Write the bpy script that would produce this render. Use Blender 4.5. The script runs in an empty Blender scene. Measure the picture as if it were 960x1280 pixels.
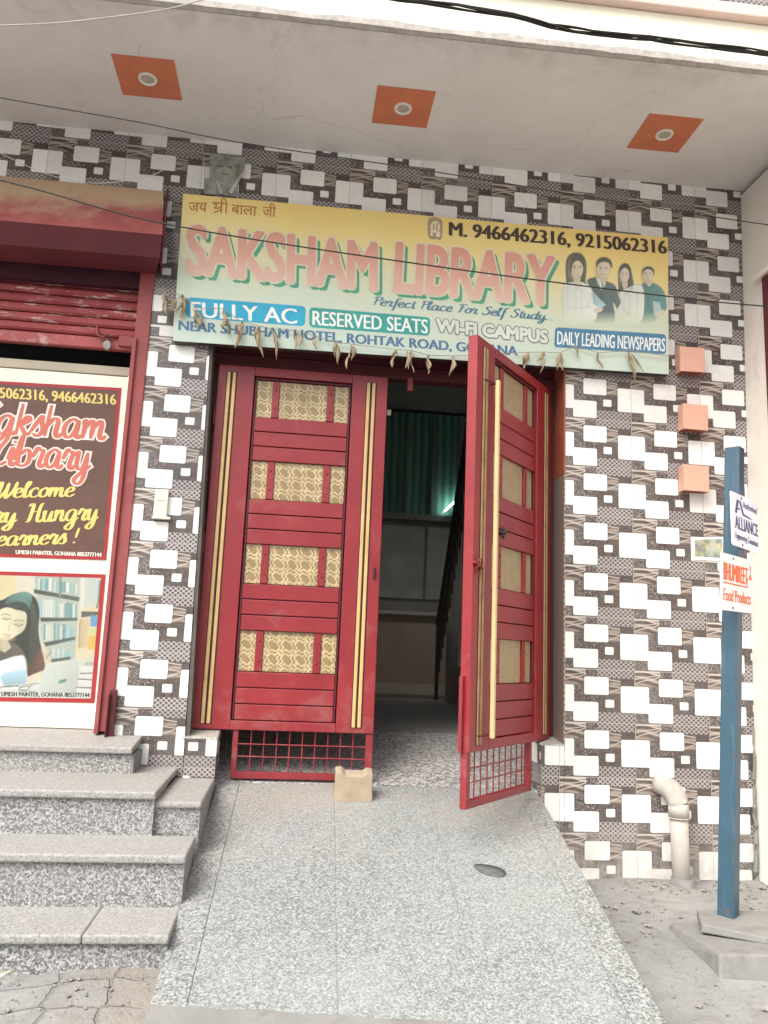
import bpy, bmesh, math, random
from mathutils import Vector, Matrix
random.seed(7)
R = math.radians
C = bpy.context.scene.collection
scn = bpy.context.scene

# ------------------------------------------------------------------ camera, sky, sun, exposure
CAM = Vector((-1.8537, -4.5382, 1.2763))
F = 1000.0                                    # focal length in pixels of the 960x1280 photograph
PITCH, YAW, ROLL = .173125692, .110478657, .0409204476
_f = Vector((math.sin(YAW) * math.cos(PITCH), math.cos(YAW) * math.cos(PITCH), math.sin(PITCH)))
_r = Vector((math.cos(YAW), -math.sin(YAW), 0))
_u = _r.cross(_f)
AX = math.cos(ROLL) * _r + math.sin(ROLL) * _u
AY = -math.sin(ROLL) * _r + math.cos(ROLL) * _u
AZ = _f
cam = bpy.data.cameras.new('camera')
camo = bpy.data.objects.new('camera', cam)
C.objects.link(camo)
camo.matrix_world = Matrix(((AX.x, AY.x, -AZ.x, CAM.x), (AX.y, AY.y, -AZ.y, CAM.y), (AX.z, AY.z, -AZ.z, CAM.z), (0, 0, 0, 1)))
cam.sensor_fit = 'VERTICAL'
cam.sensor_height = 36
cam.lens = F / 1280 * 36
cam.clip_start = .05
cam.clip_end = 2000
scn.camera = camo

SUN_ELEV, SUN_AZ = 50, 222                    # azimuth clockwise from +Y (the facade looks towards 180)
world = bpy.data.worlds.new('World')
scn.world = world
world.use_nodes = True
wn, wl = world.node_tree.nodes, world.node_tree.links
wn.clear()
wo = wn.new('ShaderNodeOutputWorld')
bg = wn.new('ShaderNodeBackground')
sky = wn.new('ShaderNodeTexSky')
sky.sky_type = 'NISHITA'
sky.sun_disc = False
sky.sun_elevation = R(SUN_ELEV)
sky.sun_rotation = R(SUN_AZ)
sky.air_density = 1.4
sky.dust_density = 6
hs = wn.new('ShaderNodeHueSaturation')
hs.inputs['Saturation'].default_value = .42
wl.new(sky.outputs[0], hs.inputs['Color'])
wl.new(hs.outputs[0], bg.inputs[0])
bg.inputs[1].default_value = .15
wl.new(bg.outputs[0], wo.inputs[0])
sun = bpy.data.lights.new('sun', 'SUN')
sun.energy = 1.25
sun.angle = R(35)
sun.color = (1, .97, .92)
suno = bpy.data.objects.new('sun', sun)
C.objects.link(suno)
_sd = Vector((math.sin(R(SUN_AZ)) * math.cos(R(SUN_ELEV)), math.cos(R(SUN_AZ)) * math.cos(R(SUN_ELEV)), math.sin(R(SUN_ELEV))))
suno.rotation_euler = _sd.to_track_quat('Z', 'Y').to_euler()
suno.location = (-3, -8, 9)
vs = scn.view_settings
vs.view_transform = 'Standard'
vs.look = 'None'
vs.gamma = 1
vs.use_curve_mapping = False
vs.exposure = 1.0
scn.cycles.max_bounces = 8
scn.cycles.use_denoising = True
scn.cycles.sample_clamp_indirect = 6

# ------------------------------------------------------------------ measuring (a pixel of the photograph -> a point on a plane)
def ray(u, v):
    return AZ + AX * ((u - 480) / F) - AY * ((v - 640) / F)

def onY(u, v, y=0.):
    d = ray(u, v)
    return CAM + d * ((y - CAM.y) / d.y)

def onZ(u, v, z=0.):
    d = ray(u, v)
    return CAM + d * ((z - CAM.z) / d.z)

# ------------------------------------------------------------------ node helper and materials
class NB:
    def __init__(s, name):
        s.m = bpy.data.materials.new(name)
        s.m.use_nodes = True
        s.t = s.m.node_tree
        s.n = s.t.nodes
        s.n.clear()
        s.out = s.n.new('ShaderNodeOutputMaterial')
        s.b = s.n.new('ShaderNodeBsdfPrincipled')
        s.t.links.new(s.b.outputs[0], s.out.inputs[0])

    def put(s, sock, v):
        if hasattr(v, 'is_output') or isinstance(v, bpy.types.NodeSocket):
            s.t.links.new(v, sock)
        elif isinstance(v, (tuple, list)) and len(v) == 3 and sock.type == 'RGBA':
            sock.default_value = (*v, 1)
        else:
            sock.default_value = v

    def math(s, op, a, b=None, c=None):
        n = s.n.new('ShaderNodeMath')
        n.operation = op
        for i, v in enumerate((a, b, c)):
            if v is not None:
                s.put(n.inputs[i], v)
        return n.outputs[0]

    def vec(s, op, a, b=None):
        n = s.n.new('ShaderNodeVectorMath')
        n.operation = op
        s.put(n.inputs[0], a)
        if b is not None:
            s.put(n.inputs[1], b)
        return n.outputs['Value'] if op in ('LENGTH', 'DOT_PRODUCT') else n.outputs[0]

    def mix(s, fac, a, b, mode='MIX'):
        n = s.n.new('ShaderNodeMix')
        n.data_type = 'RGBA'
        n.blend_type = mode
        s.put(n.inputs[0], fac)
        s.put(n.inputs[6], a)
        s.put(n.inputs[7], b)
        return n.outputs[2]

    def ramp(s, fac, stops, interp='LINEAR'):
        n = s.n.new('ShaderNodeValToRGB')
        s.put(n.inputs[0], fac)
        e = n.color_ramp.elements
        n.color_ramp.interpolation = interp
        while len(e) < len(stops):
            e.new(.5)
        for el, (p, c) in zip(e, stops):
            el.position = p
            el.color = (*c, 1) if not isinstance(c, (int, float)) else (c, c, c, 1)
        return n.outputs[0]

    def mr(s, v, a, b, c=0., d=1.):
        n = s.n.new('ShaderNodeMapRange')
        for i, x in enumerate((v, a, b, c, d)):
            s.put(n.inputs[i], x)
        return n.outputs[0]

    def noise(s, co, scale, detail=3, rough=.55, dist=0.):
        n = s.n.new('ShaderNodeTexNoise')
        s.put(n.inputs['Vector'], co)
        n.inputs['Scale'].default_value = scale
        n.inputs['Detail'].default_value = detail
        n.inputs['Roughness'].default_value = rough
        n.inputs['Distortion'].default_value = dist
        return n.outputs[0]

    def voro(s, co, scale, out='Distance', feat='F1', rnd=1.):
        n = s.n.new('ShaderNodeTexVoronoi')
        n.feature = feat
        s.put(n.inputs['Vector'], co)
        n.inputs['Scale'].default_value = scale
        n.inputs['Randomness'].default_value = rnd
        return n.outputs[out]

    def wave(s, co, scale, dist, detail=2, dscale=1., d='Y'):
        n = s.n.new('ShaderNodeTexWave')
        n.bands_direction = d
        s.put(n.inputs['Vector'], co)
        n.inputs['Scale'].default_value = scale
        n.inputs['Distortion'].default_value = dist
        n.inputs['Detail'].default_value = detail
        n.inputs['Detail Scale'].default_value = dscale
        return n.outputs['Fac']

    def scale(s, co, v):
        return s.vec('MULTIPLY', co, v)

    def xyz(s, co):
        n = s.n.new('ShaderNodeSeparateXYZ')
        s.put(n.inputs[0], co)
        return n.outputs

    def comb(s, x, y, z=0.):
        n = s.n.new('ShaderNodeCombineXYZ')
        for i, v in enumerate((x, y, z)):
            s.put(n.inputs[i], v)
        return n.outputs[0]

    def bump(s, h, strength=.3, dist=.01):
        n = s.n.new('ShaderNodeBump')
        n.inputs['Strength'].default_value = strength
        n.inputs['Distance'].default_value = dist
        s.put(n.inputs['Height'], h)
        s.t.links.new(n.outputs[0], s.b.inputs['Normal'])

    @property
    def pos(s):
        return s.n.new('ShaderNodeNewGeometry').outputs['Position']

    @property
    def obj(s):
        return s.n.new('ShaderNodeTexCoord').outputs['Object']

    @property
    def uv(s):
        n = s.n.new('ShaderNodeUVMap')
        n.uv_map = 'UVMap'
        return n.outputs[0]

    def done(s, col, rough=.5, spec=.5, metal=0.):
        s.put(s.b.inputs['Base Color'], col)
        s.put(s.b.inputs['Roughness'], rough)
        s.put(s.b.inputs['Specular IOR Level'], spec)
        s.put(s.b.inputs['Metallic'], metal)
        return s.m

def paint(name, col, rough=.5, var=.12, scale=6., bump=.08, bscale=60., dirt=None, dirt_amt=.4, dirt_scale=4., spec=.4, metal=0.):
    """An even coat of colour with slow variation, fine unevenness and, if asked, patches of dirt or rust."""
    b = NB(name)
    p = b.obj
    n = b.noise(p, scale, 5, .6)
    c = b.mix(b.mr(n, .3, .7, 0, 1), tuple(x * (1 - var) for x in col), tuple(min(1, x * (1 + var)) for x in col))
    r = rough
    if dirt:
        d = b.noise(p, dirt_scale, 8, .68, .4)
        k = b.mr(d, .62 - dirt_amt * .3, .78 - dirt_amt * .2, 0, .85)
        c = b.mix(k, c, dirt)
        r = b.mr(k, 0, 1, rough, .85)
    if bump:
        b.bump(b.noise(p, bscale, 4), bump, .004)
    return b.done(c, r, spec, metal)

def tile_material():
    """Printed wall tile 0.45 x 0.30 m: white marble patches, basket weave, waves and curls on brown."""
    b = NB('printed_wall_tile')
    uv = b.uv
    o = b.xyz(uv)
    W, H = .45, .30
    X0, ZT = -.297, 4.227
    su = b.math('DIVIDE', b.math('SUBTRACT', o[0], X0), W)
    tv = b.math('DIVIDE', b.math('SUBTRACT', ZT, o[1]), H)
    s = b.math('FRACT', su)
    t = b.math('FRACT', tv)
    p = b.comb(b.math('MULTIPLY', s, W), b.math('MULTIPLY', t, H))
    cell = b.comb(b.math('FLOOR', su), b.math('FLOOR', tv))

    def rr(s0, s1, t0, t1, r=.0095, soft=.0018, grow=0.):
        cx, cy, hx, hy = (s0 + s1) / 2 * W, (t0 + t1) / 2 * H, (s1 - s0) / 2 * W, (t1 - t0) / 2 * H
        q = b.vec('SUBTRACT', b.vec('ABSOLUTE', b.vec('SUBTRACT', p, (cx, cy, 0))), (hx - r + grow, hy - r + grow, 1))
        d = b.math('SUBTRACT', b.vec('LENGTH', b.vec('MAXIMUM', q, (0, 0, 0))), r)
        return b.mr(d, -soft, soft, 1, 0)

    def mx(*a):
        r = a[0]
        for x in a[1:]:
            r = b.math('MAXIMUM', r, x)
        return r
    # whites
    whites = [(.325, .65, .14, .475), (.81, 1.19, .30, .80), (-.19, .19, .30, .80), (.18, .51, .615, .975)]
    wm = mx(*[rr(*w) for w in whites])
    wm = mx(wm, rr(.605, .72, .565, .71, .006))
    edge = mx(*[rr(*w, soft=.004, grow=.006) for w in whites])
    # ground brown with cell variation
    n1 = b.noise(uv, 55, 4, .6)
    brown = b.mix(b.mr(n1, .3, .7), (.040, .029, .029), (.098, .076, .073))
    # curls and dots on the dark blocks
    vd = b.voro(uv, 95)
    curl = b.mr(b.math('ABSOLUTE', b.math('SUBTRACT', b.noise(uv, 34, 1, .4, 2.2), .5)), .01, .055, 1, 0)
    blk = mx(rr(.17, .345, .31, .605, .001), rr(.34, .5, .0, .135, .001), rr(0, .2, .81, .985, .001))
    brown = b.mix(b.math('MULTIPLY', curl, b.math('MULTIPLY', blk, .8)), brown, (.40, .36, .34))
    dots = b.mr(vd, .22, .34, 1, 0)
    brown = b.mix(b.math('MULTIPLY', dots, rr(.35, .51, .49, .62, .001)), brown, (.5, .47, .45))
    ring = rr(.5, .81, .49, .79, .001)
    brown = b.mix(ring, brown, b.mix(b.math('MULTIPLY', curl, .4), b.mix(n1, (.045, .034, .032), (.075, .058, .053)), (.3, .27, .25)))
    # waves
    # a few broad swooshes with bright crossing threads
    us = b.math('MULTIPLY', s, W)
    vt = b.math('MULTIPLY', t, H)
    sw1 = b.math('ADD', vt, b.math('MULTIPLY', b.math('SINE', b.math('ADD', b.math('MULTIPLY', us, 22.), .6)), .014))
    n3 = b.noise(b.comb(us, b.math('MULTIPLY', vt, 3.), b.math('MULTIPLY', b.xyz(cell)[0], 3.7)), 14, 3, .5)
    broad = b.math('ADD', b.math('MULTIPLY', b.math('SINE', b.math('MULTIPLY', sw1, 150.)), .5), b.math('MULTIPLY', n3, .9))
    wcol = b.ramp(b.mr(broad, -.2, 1.1), [(0, (.055, .042, .038)), (.35, (.12, .095, .08)), (.65, (.27, .22, .185)), (1, (.40, .34, .29))])
    def thread(k_, c_, w_):
        l_ = b.math('ADD', b.math('SUBTRACT', vt, c_), b.math('MULTIPLY', us, k_))
        l_ = b.math('ADD', l_, b.math('MULTIPLY', b.math('SINE', b.math('MULTIPLY', us, 38.)), .003))
        return b.mr(b.math('ABSOLUTE', l_), w_ * .4, w_, 1, 0)
    thr = mx(thread(.30, .075, .004), thread(-.20, .030, .0035), thread(.22, .050, .003), thread(-.22, -.012, .004), thread(.30, .215, .0035))
    wcol = b.mix(b.math('MULTIPLY', thr, .85), wcol, (.66, .60, .54))
    wmask = mx(rr(0, .345, 0, .295, .001), rr(.65, .81, .17, .5, .001))
    col = b.mix(wmask, brown, wcol)
    col = b.mix(b.math('MULTIPLY', rr(0, .345, 0, .03, .001), .9), col, (.62, .56, .5))
    # basket weave
    k = math.pi / .029
    px = b.math('MULTIPLY', o[0], k)
    py = b.math('MULTIPLY', o[1], k * 1.15)
    wk = b.math('MULTIPLY', b.math('ABSOLUTE', b.math('SINE', b.math('ADD', px, py))), b.math('ABSOLUTE', b.math('SINE', b.math('SUBTRACT', px, py))))
    wk = b.math('ADD', wk, b.math('MULTIPLY', b.math('SUBTRACT', b.noise(uv, 120, 2), .5), .35))
    weave = b.ramp(b.mr(wk, .0, .9), [(0, (.46, .43, .43)), (.35, (.36, .33, .33)), (.6, (.12, .10, .10)), (1, (.06, .048, .048))])
    wemask = mx(rr(.5, .985, 0, .155, .001), rr(.5, .81, .80, 1, .001), rr(.78, 1., .81, 1, .001) if False else rr(.5, .99, .815, 1, .001))
    col = b.mix(wemask, col, weave)
    # dark outline round the white patches, then the marble itself
    col = b.mix(b.math('MULTIPLY', edge, .45), col, (.05, .042, .042))
    vein = b.mr(b.math('ABSOLUTE', b.math('SUBTRACT', b.noise(b.vec('ADD', uv, b.scale(cell, (3.1, 7.7, 0))), 9, 6, .6, 1.2), .5)), 0, .05, 1, 0)
    wn_ = b.voro(b.vec('ADD', b.scale(cell, (1, 1, 0)), (.5, .5, 0)), 1., 'Color')
    marble = b.mix(b.math('MULTIPLY', vein, .35), (.80, .80, .78), (.60, .60, .60))
    marble = b.mix(b.math('MULTIPLY', b.xyz(wn_)[0], .3), marble, (.76, .72, .68))
    col = b.mix(wm, col, marble)
    # cement joints
    g = b.math('MINIMUM', b.math('MINIMUM', s, b.math('SUBTRACT', 1., s)), 1.)
    gm = b.mr(b.math('MULTIPLY', g, W), .0012, .0028, 1, 0)
    g2 = b.math('MINIMUM', t, b.math('SUBTRACT', 1., t))
    gm = b.math('MAXIMUM', gm, b.mr(b.math('MULTIPLY', g2, H), .0012, .0028, 1, 0))
    tv_ = b.mr(b.xyz(wn_)[1], 0, 1, .86, 1.08)
    col = b.mix(1., col, b.comb(tv_, tv_, tv_), 'MULTIPLY')
    col = b.mix(b.math('MULTIPLY', gm, .8), col, (.38, .35, .32))
    # dust film, thicker in the metre above the street, splashes at the very foot
    z = b.xyz(b.pos)[2]
    foot = b.math('MULTIPLY', b.mr(z, .12, .42, 1, 0), b.mr(b.noise(b.pos, 7, 6, .7), .35, .65))
    film = b.math('MULTIPLY', b.mr(b.noise(b.pos, 2.3, 6, .7), .35, .75), .16)
    col = b.mix(b.math('ADD', b.math('MULTIPLY', foot, .75), film), col, (.44, .41, .375))
    b.bump(b.math('ADD', b.math('MULTIPLY', wm, .6), b.math('SUBTRACT', b.math('MULTIPLY', b.noise(uv, 200, 2), .25), gm)), .35, .0018)
    return b.done(col, b.mr(film, .08, .22, .22, .5), .45)

def granite(name, light=.58, mid=.30, dark=.06, tint=(1, 1, 1), scale=95., dust=.25, dustc=(.48, .46, .43), rough=.4, trod=0.):
    b = NB(name)
    p = b.obj
    q = b.vec('ADD', p, b.scale(b.n.new('ShaderNodeTexNoise').outputs[1], (0, 0, 0)))
    c1 = b.xyz(b.voro(q, scale, 'Color'))[0]
    c2 = b.noise(p, scale * .55, 3, .6)
    v = b.math('ADD', b.math('MULTIPLY', c1, .55), b.math('MULTIPLY', b.mr(c2, .3, .7), .45))
    T = lambda x: tuple(x * t for t in tint)
    col = b.ramp(v, [(.0, T(dark)), (.30, T(dark * 1.6)), (.42, T(mid * .8)), (.58, T(mid * 1.25)), (.72, T(light)), (1, T(min(.8, light * 1.2)))])
    slow = b.noise(p, 1.7, 6, .65)
    col = b.mix(b.mr(slow, .35, .72, 0, dust * 1.6), col, dustc)
    if trod:
        pp_ = b.xyz(b.pos)
        near = b.mr(pp_[1], -.75, .05)
        mud = b.math('MULTIPLY', b.mr(b.noise(b.pos, 3.1, 7, .72, .5), .38, .66), b.math('ADD', b.math('MULTIPLY', near, trod), trod * .10))
        col = b.mix(mud, col, (.31, .255, .205))
        foot = b.mr(b.noise(b.scale(b.pos, (1, .5, 1)), 4.5, 7, .75), .58, .74, 0, trod * .8)
        col = b.mix(foot, col, (.17, .165, .155))
    b.bump(b.noise(p, 160, 2), .06, .002)
    return b.done(col, b.mr(slow, .3, .7, rough, rough + .3), .4)

MT = tile_material()
M = {}
M['soffit'] = paint('soffit_paint', (.60, .56, .525), .85, .05, 1.6, .1, 30, (.50, .46, .43), .05, 1.1)
def soffit_mat():
    b = NB('soffit_paint')
    p = b.pos
    n = b.noise(p, 1.2, 6, .65)
    n2 = b.noise(p, 7, 6, .7, .6)
    c = b.mix(b.mr(n, .3, .7), (.63, .60, .575), (.72, .695, .67))
    c = b.mix(b.mr(n2, .56, .78, 0, .35), c, (.52, .47, .43))
    cr_ = b.voro(b.vec('ADD', p, b.scale(b.comb(n2, n, 0.), (.5, .5, 0))), .9, 'Distance', 'DISTANCE_TO_EDGE', 1.)
    c = b.mix(b.mr(cr_, .001, .0045, .35, 0), c, (.36, .33, .30))
    y = b.xyz(p)[1]
    damp = b.math('MULTIPLY', b.mr(y, -.78, -1.0, 0, 1), b.mr(n2, .42, .62))
    c = b.mix(b.math('MULTIPLY', damp, .45), c, (.46, .42, .385))
    b.bump(b.noise(p, 35, 4), .12, .004)
    return b.done(c, .85, .25)
M['soffit'] = soffit_mat()
M['fascia'] = paint('cream_paint', (.80, .755, .62), .7, .05, 2, .1, 40, (.55, .48, .36), .08, 3)
M['drip'] = paint('grey_cement', (.42, .39, .355), .9, .2, 22, .8, 40, (.26, .235, .21), .3, 14)
M['ledge'] = paint('pink_paint', (.66, .50, .44), .7, .08, 3, .15, 40, (.45, .35, .30), .2, 6)
M['orange_tile'] = paint('orange_paint', (.53, .165, .085), .65, .10, 7, .08, 40, (.50, .26, .17), .15, 9)
M['ring'] = paint('white_plastic', (.75, .72, .66), .4, .04)
M['lens'] = paint('dusty_lens', (.42, .37, .30), .35, .1, 30)
def enamel():
    b = NB('maroon_enamel')
    p = b.obj
    n = b.noise(p, 2.6, 6, .65)
    c = b.mix(b.mr(n, .3, .7), (.205, .014, .021), (.285, .023, .030))
    d = b.noise(p, 6, 8, .72, .5)
    z = b.xyz(b.pos)[2]
    low = b.mr(z, 1.25, .75, 0, 1)
    k = b.mr(b.math('ADD', d, b.math('MULTIPLY', low, .10)), .55, .74, 0, .42)
    c = b.mix(k, c, (.27, .12, .105))
    sc = b.noise(b.scale(p, (14, 1, 1.2)), 11, 5, .75)
    sk = b.mr(sc, .66, .72, 0, .5)
    c = b.mix(sk, c, (.33, .10, .10))
    b.bump(b.math('ADD', b.noise(p, 3.2, 2), b.math('MULTIPLY', b.noise(p, 45, 3), .06)), .10, .03)
    return b.done(c, b.mr(b.math('ADD', k, b.math('MULTIPLY', n, .3)), .05, .5, .30, .62), .5)
M['red'] = enamel()
M['red_edge'] = paint('worn_maroon_enamel', (.225, .026, .034), .42, .12, 4, .06, 25, (.33, .12, .11), .2, 4)
M['dark_red'] = paint('dark_maroon_enamel', (.085, .012, .018), .5, .12, 4, .06, 25)
M['groove'] = paint('dark_joint_paint', (.045, .008, .012), .7, .1)
M['gold'] = paint('gold_strip', (.58, .40, .17), .38, .12, 9, .05, 60, (.36, .22, .09), .2, 8, spec=.5)
M['gold_dull'] = paint('dull_gold_strip', (.33, .21, .10), .5, .2, 12, .05, 60, (.22, .12, .06), .35, 9)
M['gold_pull'] = paint('pale_gold_tube', (.60, .455, .235), .35, .06, 9, .02, 60, spec=.5)
M['iron'] = paint('dark_iron', (.05, .035, .035), .5, .2, 20)
M['jamb_grey'] = paint('grey_jamb_plaster', (.095, .082, .075), .85, .25, 9, .4, 30, (.10, .07, .06), .3, 5)
M['jamb_red'] = paint('rust_red_jamb', (.30, .085, .045), .7, .15, 6, .2, 40, (.20, .06, .04), .2, 5)
M['side_wall'] = paint('cream_neighbour_paint', (.73, .675, .61), .8, .05, 2, .15, 40, (.52, .43, .36), .16, 2.2)
M['neighbour_red'] = paint('red_window_paint', (.25, .060, .055), .6, .12, 5)
M['shutter'] = paint('rusty_pink_shutter', (.34, .075, .075), .6, .18, 5, .12, 50, (.60, .47, .42), .22, 9)
M['hood'] = paint('faded_red_hood', (.33, .085, .075), .6, .15, 3, .15, 50, (.42, .26, .155), .42, 2.4)
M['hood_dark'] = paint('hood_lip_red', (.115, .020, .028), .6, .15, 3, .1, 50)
M['rail'] = paint('worn_red_rail', (.26, .055, .055), .6, .15, 5, .15, 50, (.24, .13, .10), .25, 6)
M['cream'] = paint('cream_board', (.80, .76, .64), .6, .04, 2, .03, 40, (.5, .36, .25), .05, 5)
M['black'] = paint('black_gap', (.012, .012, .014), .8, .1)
M['steel'] = paint('dull_steel', (.24, .225, .20), .5, .2, 30, .1, 80, (.15, .09, .06), .4, 20, metal=.3)
M['pvc'] = paint('dusty_pvc', (.42, .395, .36), .6, .10, 8, .1, 40, (.28, .25, .22), .4, 7)
M['blue'] = paint('blue_steel_paint', (.030, .075, .110), .45, .15, 5, .06, 40, (.08, .11, .13), .15, 6)
def post_mat():
    b = NB('blue_steel_paint')
    p = b.obj
    n = b.noise(p, 5, 6, .65)
    c = b.mix(b.mr(n, .3, .7), (.026, .064, .094), (.038, .092, .138))
    z = b.xyz(p)[2]
    r = b.noise(p, 17, 8, .75)
    rust = b.mr(b.math('ADD', r, b.mr(z, .45, .12, 0, .14)), .63, .70, 0, .9)
    c = b.mix(rust, c, (.13, .065, .035))
    chalk = b.mr(b.noise(b.scale(p, (9, 9, .8)), 6, 5, .7), .55, .72, 0, .4)
    c = b.mix(chalk, c, (.13, .17, .19))
    b.bump(b.math('ADD', b.math('MULTIPLY', n, .4), b.math('MULTIPLY', rust, -.4)), .25, .004)
    return b.done(c, b.mr(rust, 0, 1, .42, .85), .45)
M['blue'] = post_mat()
M['lamp_face'] = paint('salmon_lamp_paint', (.62, .36, .27), .6, .05, 6, .05)
M['lamp_dark'] = paint('rust_lamp_inside', (.24, .07, .045), .7, .1, 6, .05)
M['wood_block'] = paint('tan_cement', (.34, .275, .20), .85, .14, 14, .4, 70, (.30, .21, .13), .35, 9)
M['concrete'] = paint('grey_concrete', (.215, .213, .203), .9, .14, 5, .5, 60, (.14, .137, .13), .4, 5)
M['wire'] = paint('black_wire', (.012, .011, .010), .6, .1)
M['wire_pale'] = paint('pale_wire', (.40, .37, .33), .6, .1)
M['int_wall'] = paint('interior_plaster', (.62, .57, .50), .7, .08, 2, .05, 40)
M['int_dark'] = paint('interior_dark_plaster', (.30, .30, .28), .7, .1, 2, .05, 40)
M['counter'] = paint('counter_laminate', (.48, .40, .31), .45, .12, 3, .03)
M['leaf'] = paint('dry_leaf', (.36, .28, .175), .8, .30, 28, .4, 90, (.19, .125, .075), .3, 22)
M['string'] = paint('garland_string', (.30, .25, .18), .8, .1)
M['stain'] = paint('dark_flat_leaf', (.09, .095, .09), .8, .3, 40, .3, 90)
M['switch'] = paint('cream_switch_plastic', (.70, .64, .52), .5, .04)
M['twig'] = paint('pale_stick', (.58, .52, .40), .7, .1)
M['stair'] = granite('stair_granite', .40, .2, .05)
M['ramp'] = granite('ramp_granite', .355, .225, .085, (.92, 1, .99), 170, .34, (.29, .305, .30), trod=.60)
M['ramp_border'] = granite('ramp_border_granite', .36, .23, .07, (.94, 1, .985), 150, .30, (.265, .27, .26), trod=.45)
M['riser'] = granite('riser_granite', .41, .22, .065, (.985, .99, 1), 155, .16, (.30, .29, .28), trod=.35)
M['tread'] = granite('tread_granite', .34, .265, .14, (1, .995, .97), 170, .34, (.30, .29, .27), .55, trod=.4)
M['int_floor'] = granite('interior_granite', .42, .24, .07, (1, .98, .95), 90, .2)
M['cap'] = granite('plinth_cap_granite', .40, .30, .17, (1, .96, .88), 120, .4, (.36, .32, .27), .6)

def jamb_tile_mat():
    b = NB('mosaic_jamb_tile')
    p = b.obj
    q = b.xyz(p)
    k = math.pi / .034
    ay, az = b.math('MULTIPLY', q[1], k), b.math('MULTIPLY', q[2], k)
    w = b.math('MULTIPLY', b.math('ABSOLUTE', b.math('SINE', b.math('ADD', ay, az))), b.math('ABSOLUTE', b.math('SINE', b.math('SUBTRACT', ay, az))))
    c = b.mix(b.mr(b.math('ADD', w, b.math('MULTIPLY', b.noise(p, 60, 2), .4)), .1, .9), (.10, .08, .07), (.30, .25, .21))
    return b.done(c, .5)
M['jamb_tile'] = jamb_tile_mat()

def glass_mat(name, k, base, line):
    """Amber figured glass with a lattice of interlocking rings pressed into it."""
    b = NB(name)
    o = b.xyz(b.obj)
    S = .078
    fx = b.math('SUBTRACT', b.math('FRACT', b.math('DIVIDE', o[0], S)), .5)
    fz = b.math('SUBTRACT', b.math('FRACT', b.math('DIVIDE', o[2], S)), .5)
    wob = b.math('MULTIPLY', b.math('SUBTRACT', b.noise(b.obj, 22, 2), .5), .18)

    def cords(f, along):
        wv = b.math('MULTIPLY', b.math('SINE', b.math('MULTIPLY', along, 4 * math.pi)), .075)
        q = b.math('ABSOLUTE', b.math('ADD', b.math('ADD', f, wv), wob))
        return b.mr(b.math('ABSOLUTE', b.math('SUBTRACT', q, .36)), .035, .085, 1, 0)
    m = b.math('MAXIMUM', cords(fx, fz), cords(fz, fx))
    n = b.noise(b.obj, 14, 5, .6)
    m = b.math('MULTIPLY', m, b.mr(n, .3, .6, .45, 1))
    c = b.mix(b.math('MULTIPLY', m, k), b.mix(n, tuple(x * .75 for x in base), tuple(x * 1.25 for x in base)), line)
    b.bump(m, .4, .003)
    return b.done(c, .3, .5)
M['amber'] = glass_mat('amber_figured_glass', .80, (.27, .195, .095), (.64, .52, .31))
M['amber_dull'] = glass_mat('pale_figured_glass', .25, (.34, .26, .145), (.46, .37, .22))

def ground_mat():
    b = NB('street_concrete')
    p = b.pos
    n = b.noise(p, 1.3, 8, .62)
    n2 = b.noise(p, 9, 6, .7, .5)
    c = b.mix(b.mr(n, .3, .7), (.205, .206, .200), (.305, .307, .298))
    c = b.mix(b.mr(n2, .48, .68, 0, .6), c, (.165, .16, .15))
    x = b.xyz(p)
    # brown earth washed against the ramp
    e = b.math('MULTIPLY', b.math('MULTIPLY', b.mr(b.math('ADD', x[0], b.math('MULTIPLY', n, .25)), -2.52, -2.26, 0, 1), b.mr(x[0], -2.2, -2.15, 1, 0)), b.mr(b.noise(p, 5, 5, .7), .35, .6))
    c = b.mix(b.math('MULTIPLY', e, .6), c, (.30, .245, .19))
    # interlocking pavers by the steps
    k = b.voro(b.vec('ADD', b.scale(p, (1, 1.2, 0)), b.scale(b.comb(n2, n2, 0.), (.05, .05, 0))), 5.6, 'Distance', 'DISTANCE_TO_EDGE', .35)
    pav = b.math('MULTIPLY', b.mr(k, .012, .04, 1, 0), b.mr(x[0], -2.35, -2.25, 1, 0))
    c = b.mix(b.math('MULTIPLY', pav, .32), c, (.17, .165, .155))
    fine = b.noise(p, 55, 4, .7)
    c = b.mix(b.mr(fine, .5, .75, 0, .3), c, (.15, .148, .14))
    hgt = b.math('ADD', b.math('MULTIPLY', n2, .8), b.math('SUBTRACT', b.math('MULTIPLY', fine, .25), b.math('MULTIPLY', pav, .6)))
    b.bump(hgt, .75, .028)
    return b.done(c, .92, .2)
M['ground'] = ground_mat()

def banner_colour(b):
    z = b.xyz(b.pos)[2]
    x = b.xyz(b.pos)[0]
    n = b.noise(b.scale(b.pos, (1, 1, 1)), 2.2, 4, .6)
    t = b.math('ADD', b.mr(z, 3.03, 3.92), b.math('MULTIPLY', b.math('SUBTRACT', n, .5), .28))
    t = b.math('ADD', t, b.mr(x, -2.6, .4, -.04, .04))
    c = b.ramp(t, [(0, (.47, .56, .49)), (.36, (.54, .60, .47)), (.56, (.63, .62, .40)), (.72, (.72, .60, .27)), (.88, (.72, .56, .20)), (1, (.70, .52, .18))])
    c = b.mix(b.mr(b.noise(b.pos, 9, 6, .7), .5, .8, 0, .2), c, (.46, .44, .36))
    return c

def banner_mat(with_print=False):
    b = NB('students_print' if with_print else 'faded_flex_print')
    c = banner_colour(b)
    if with_print:
        a = b.n.new('ShaderNodeAttribute')
        a.attribute_name = 'print_colour'
        c = b.mix(a.outputs['Alpha'], c, a.outputs['Color'])
    b.bump(b.noise(b.scale(b.pos, (1, 1, 3)), 3.5, 3), .25, .02)
    return b.done(c, .5, .35)
M['banner'] = banner_mat()
M['students_print'] = banner_mat(True)

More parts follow.
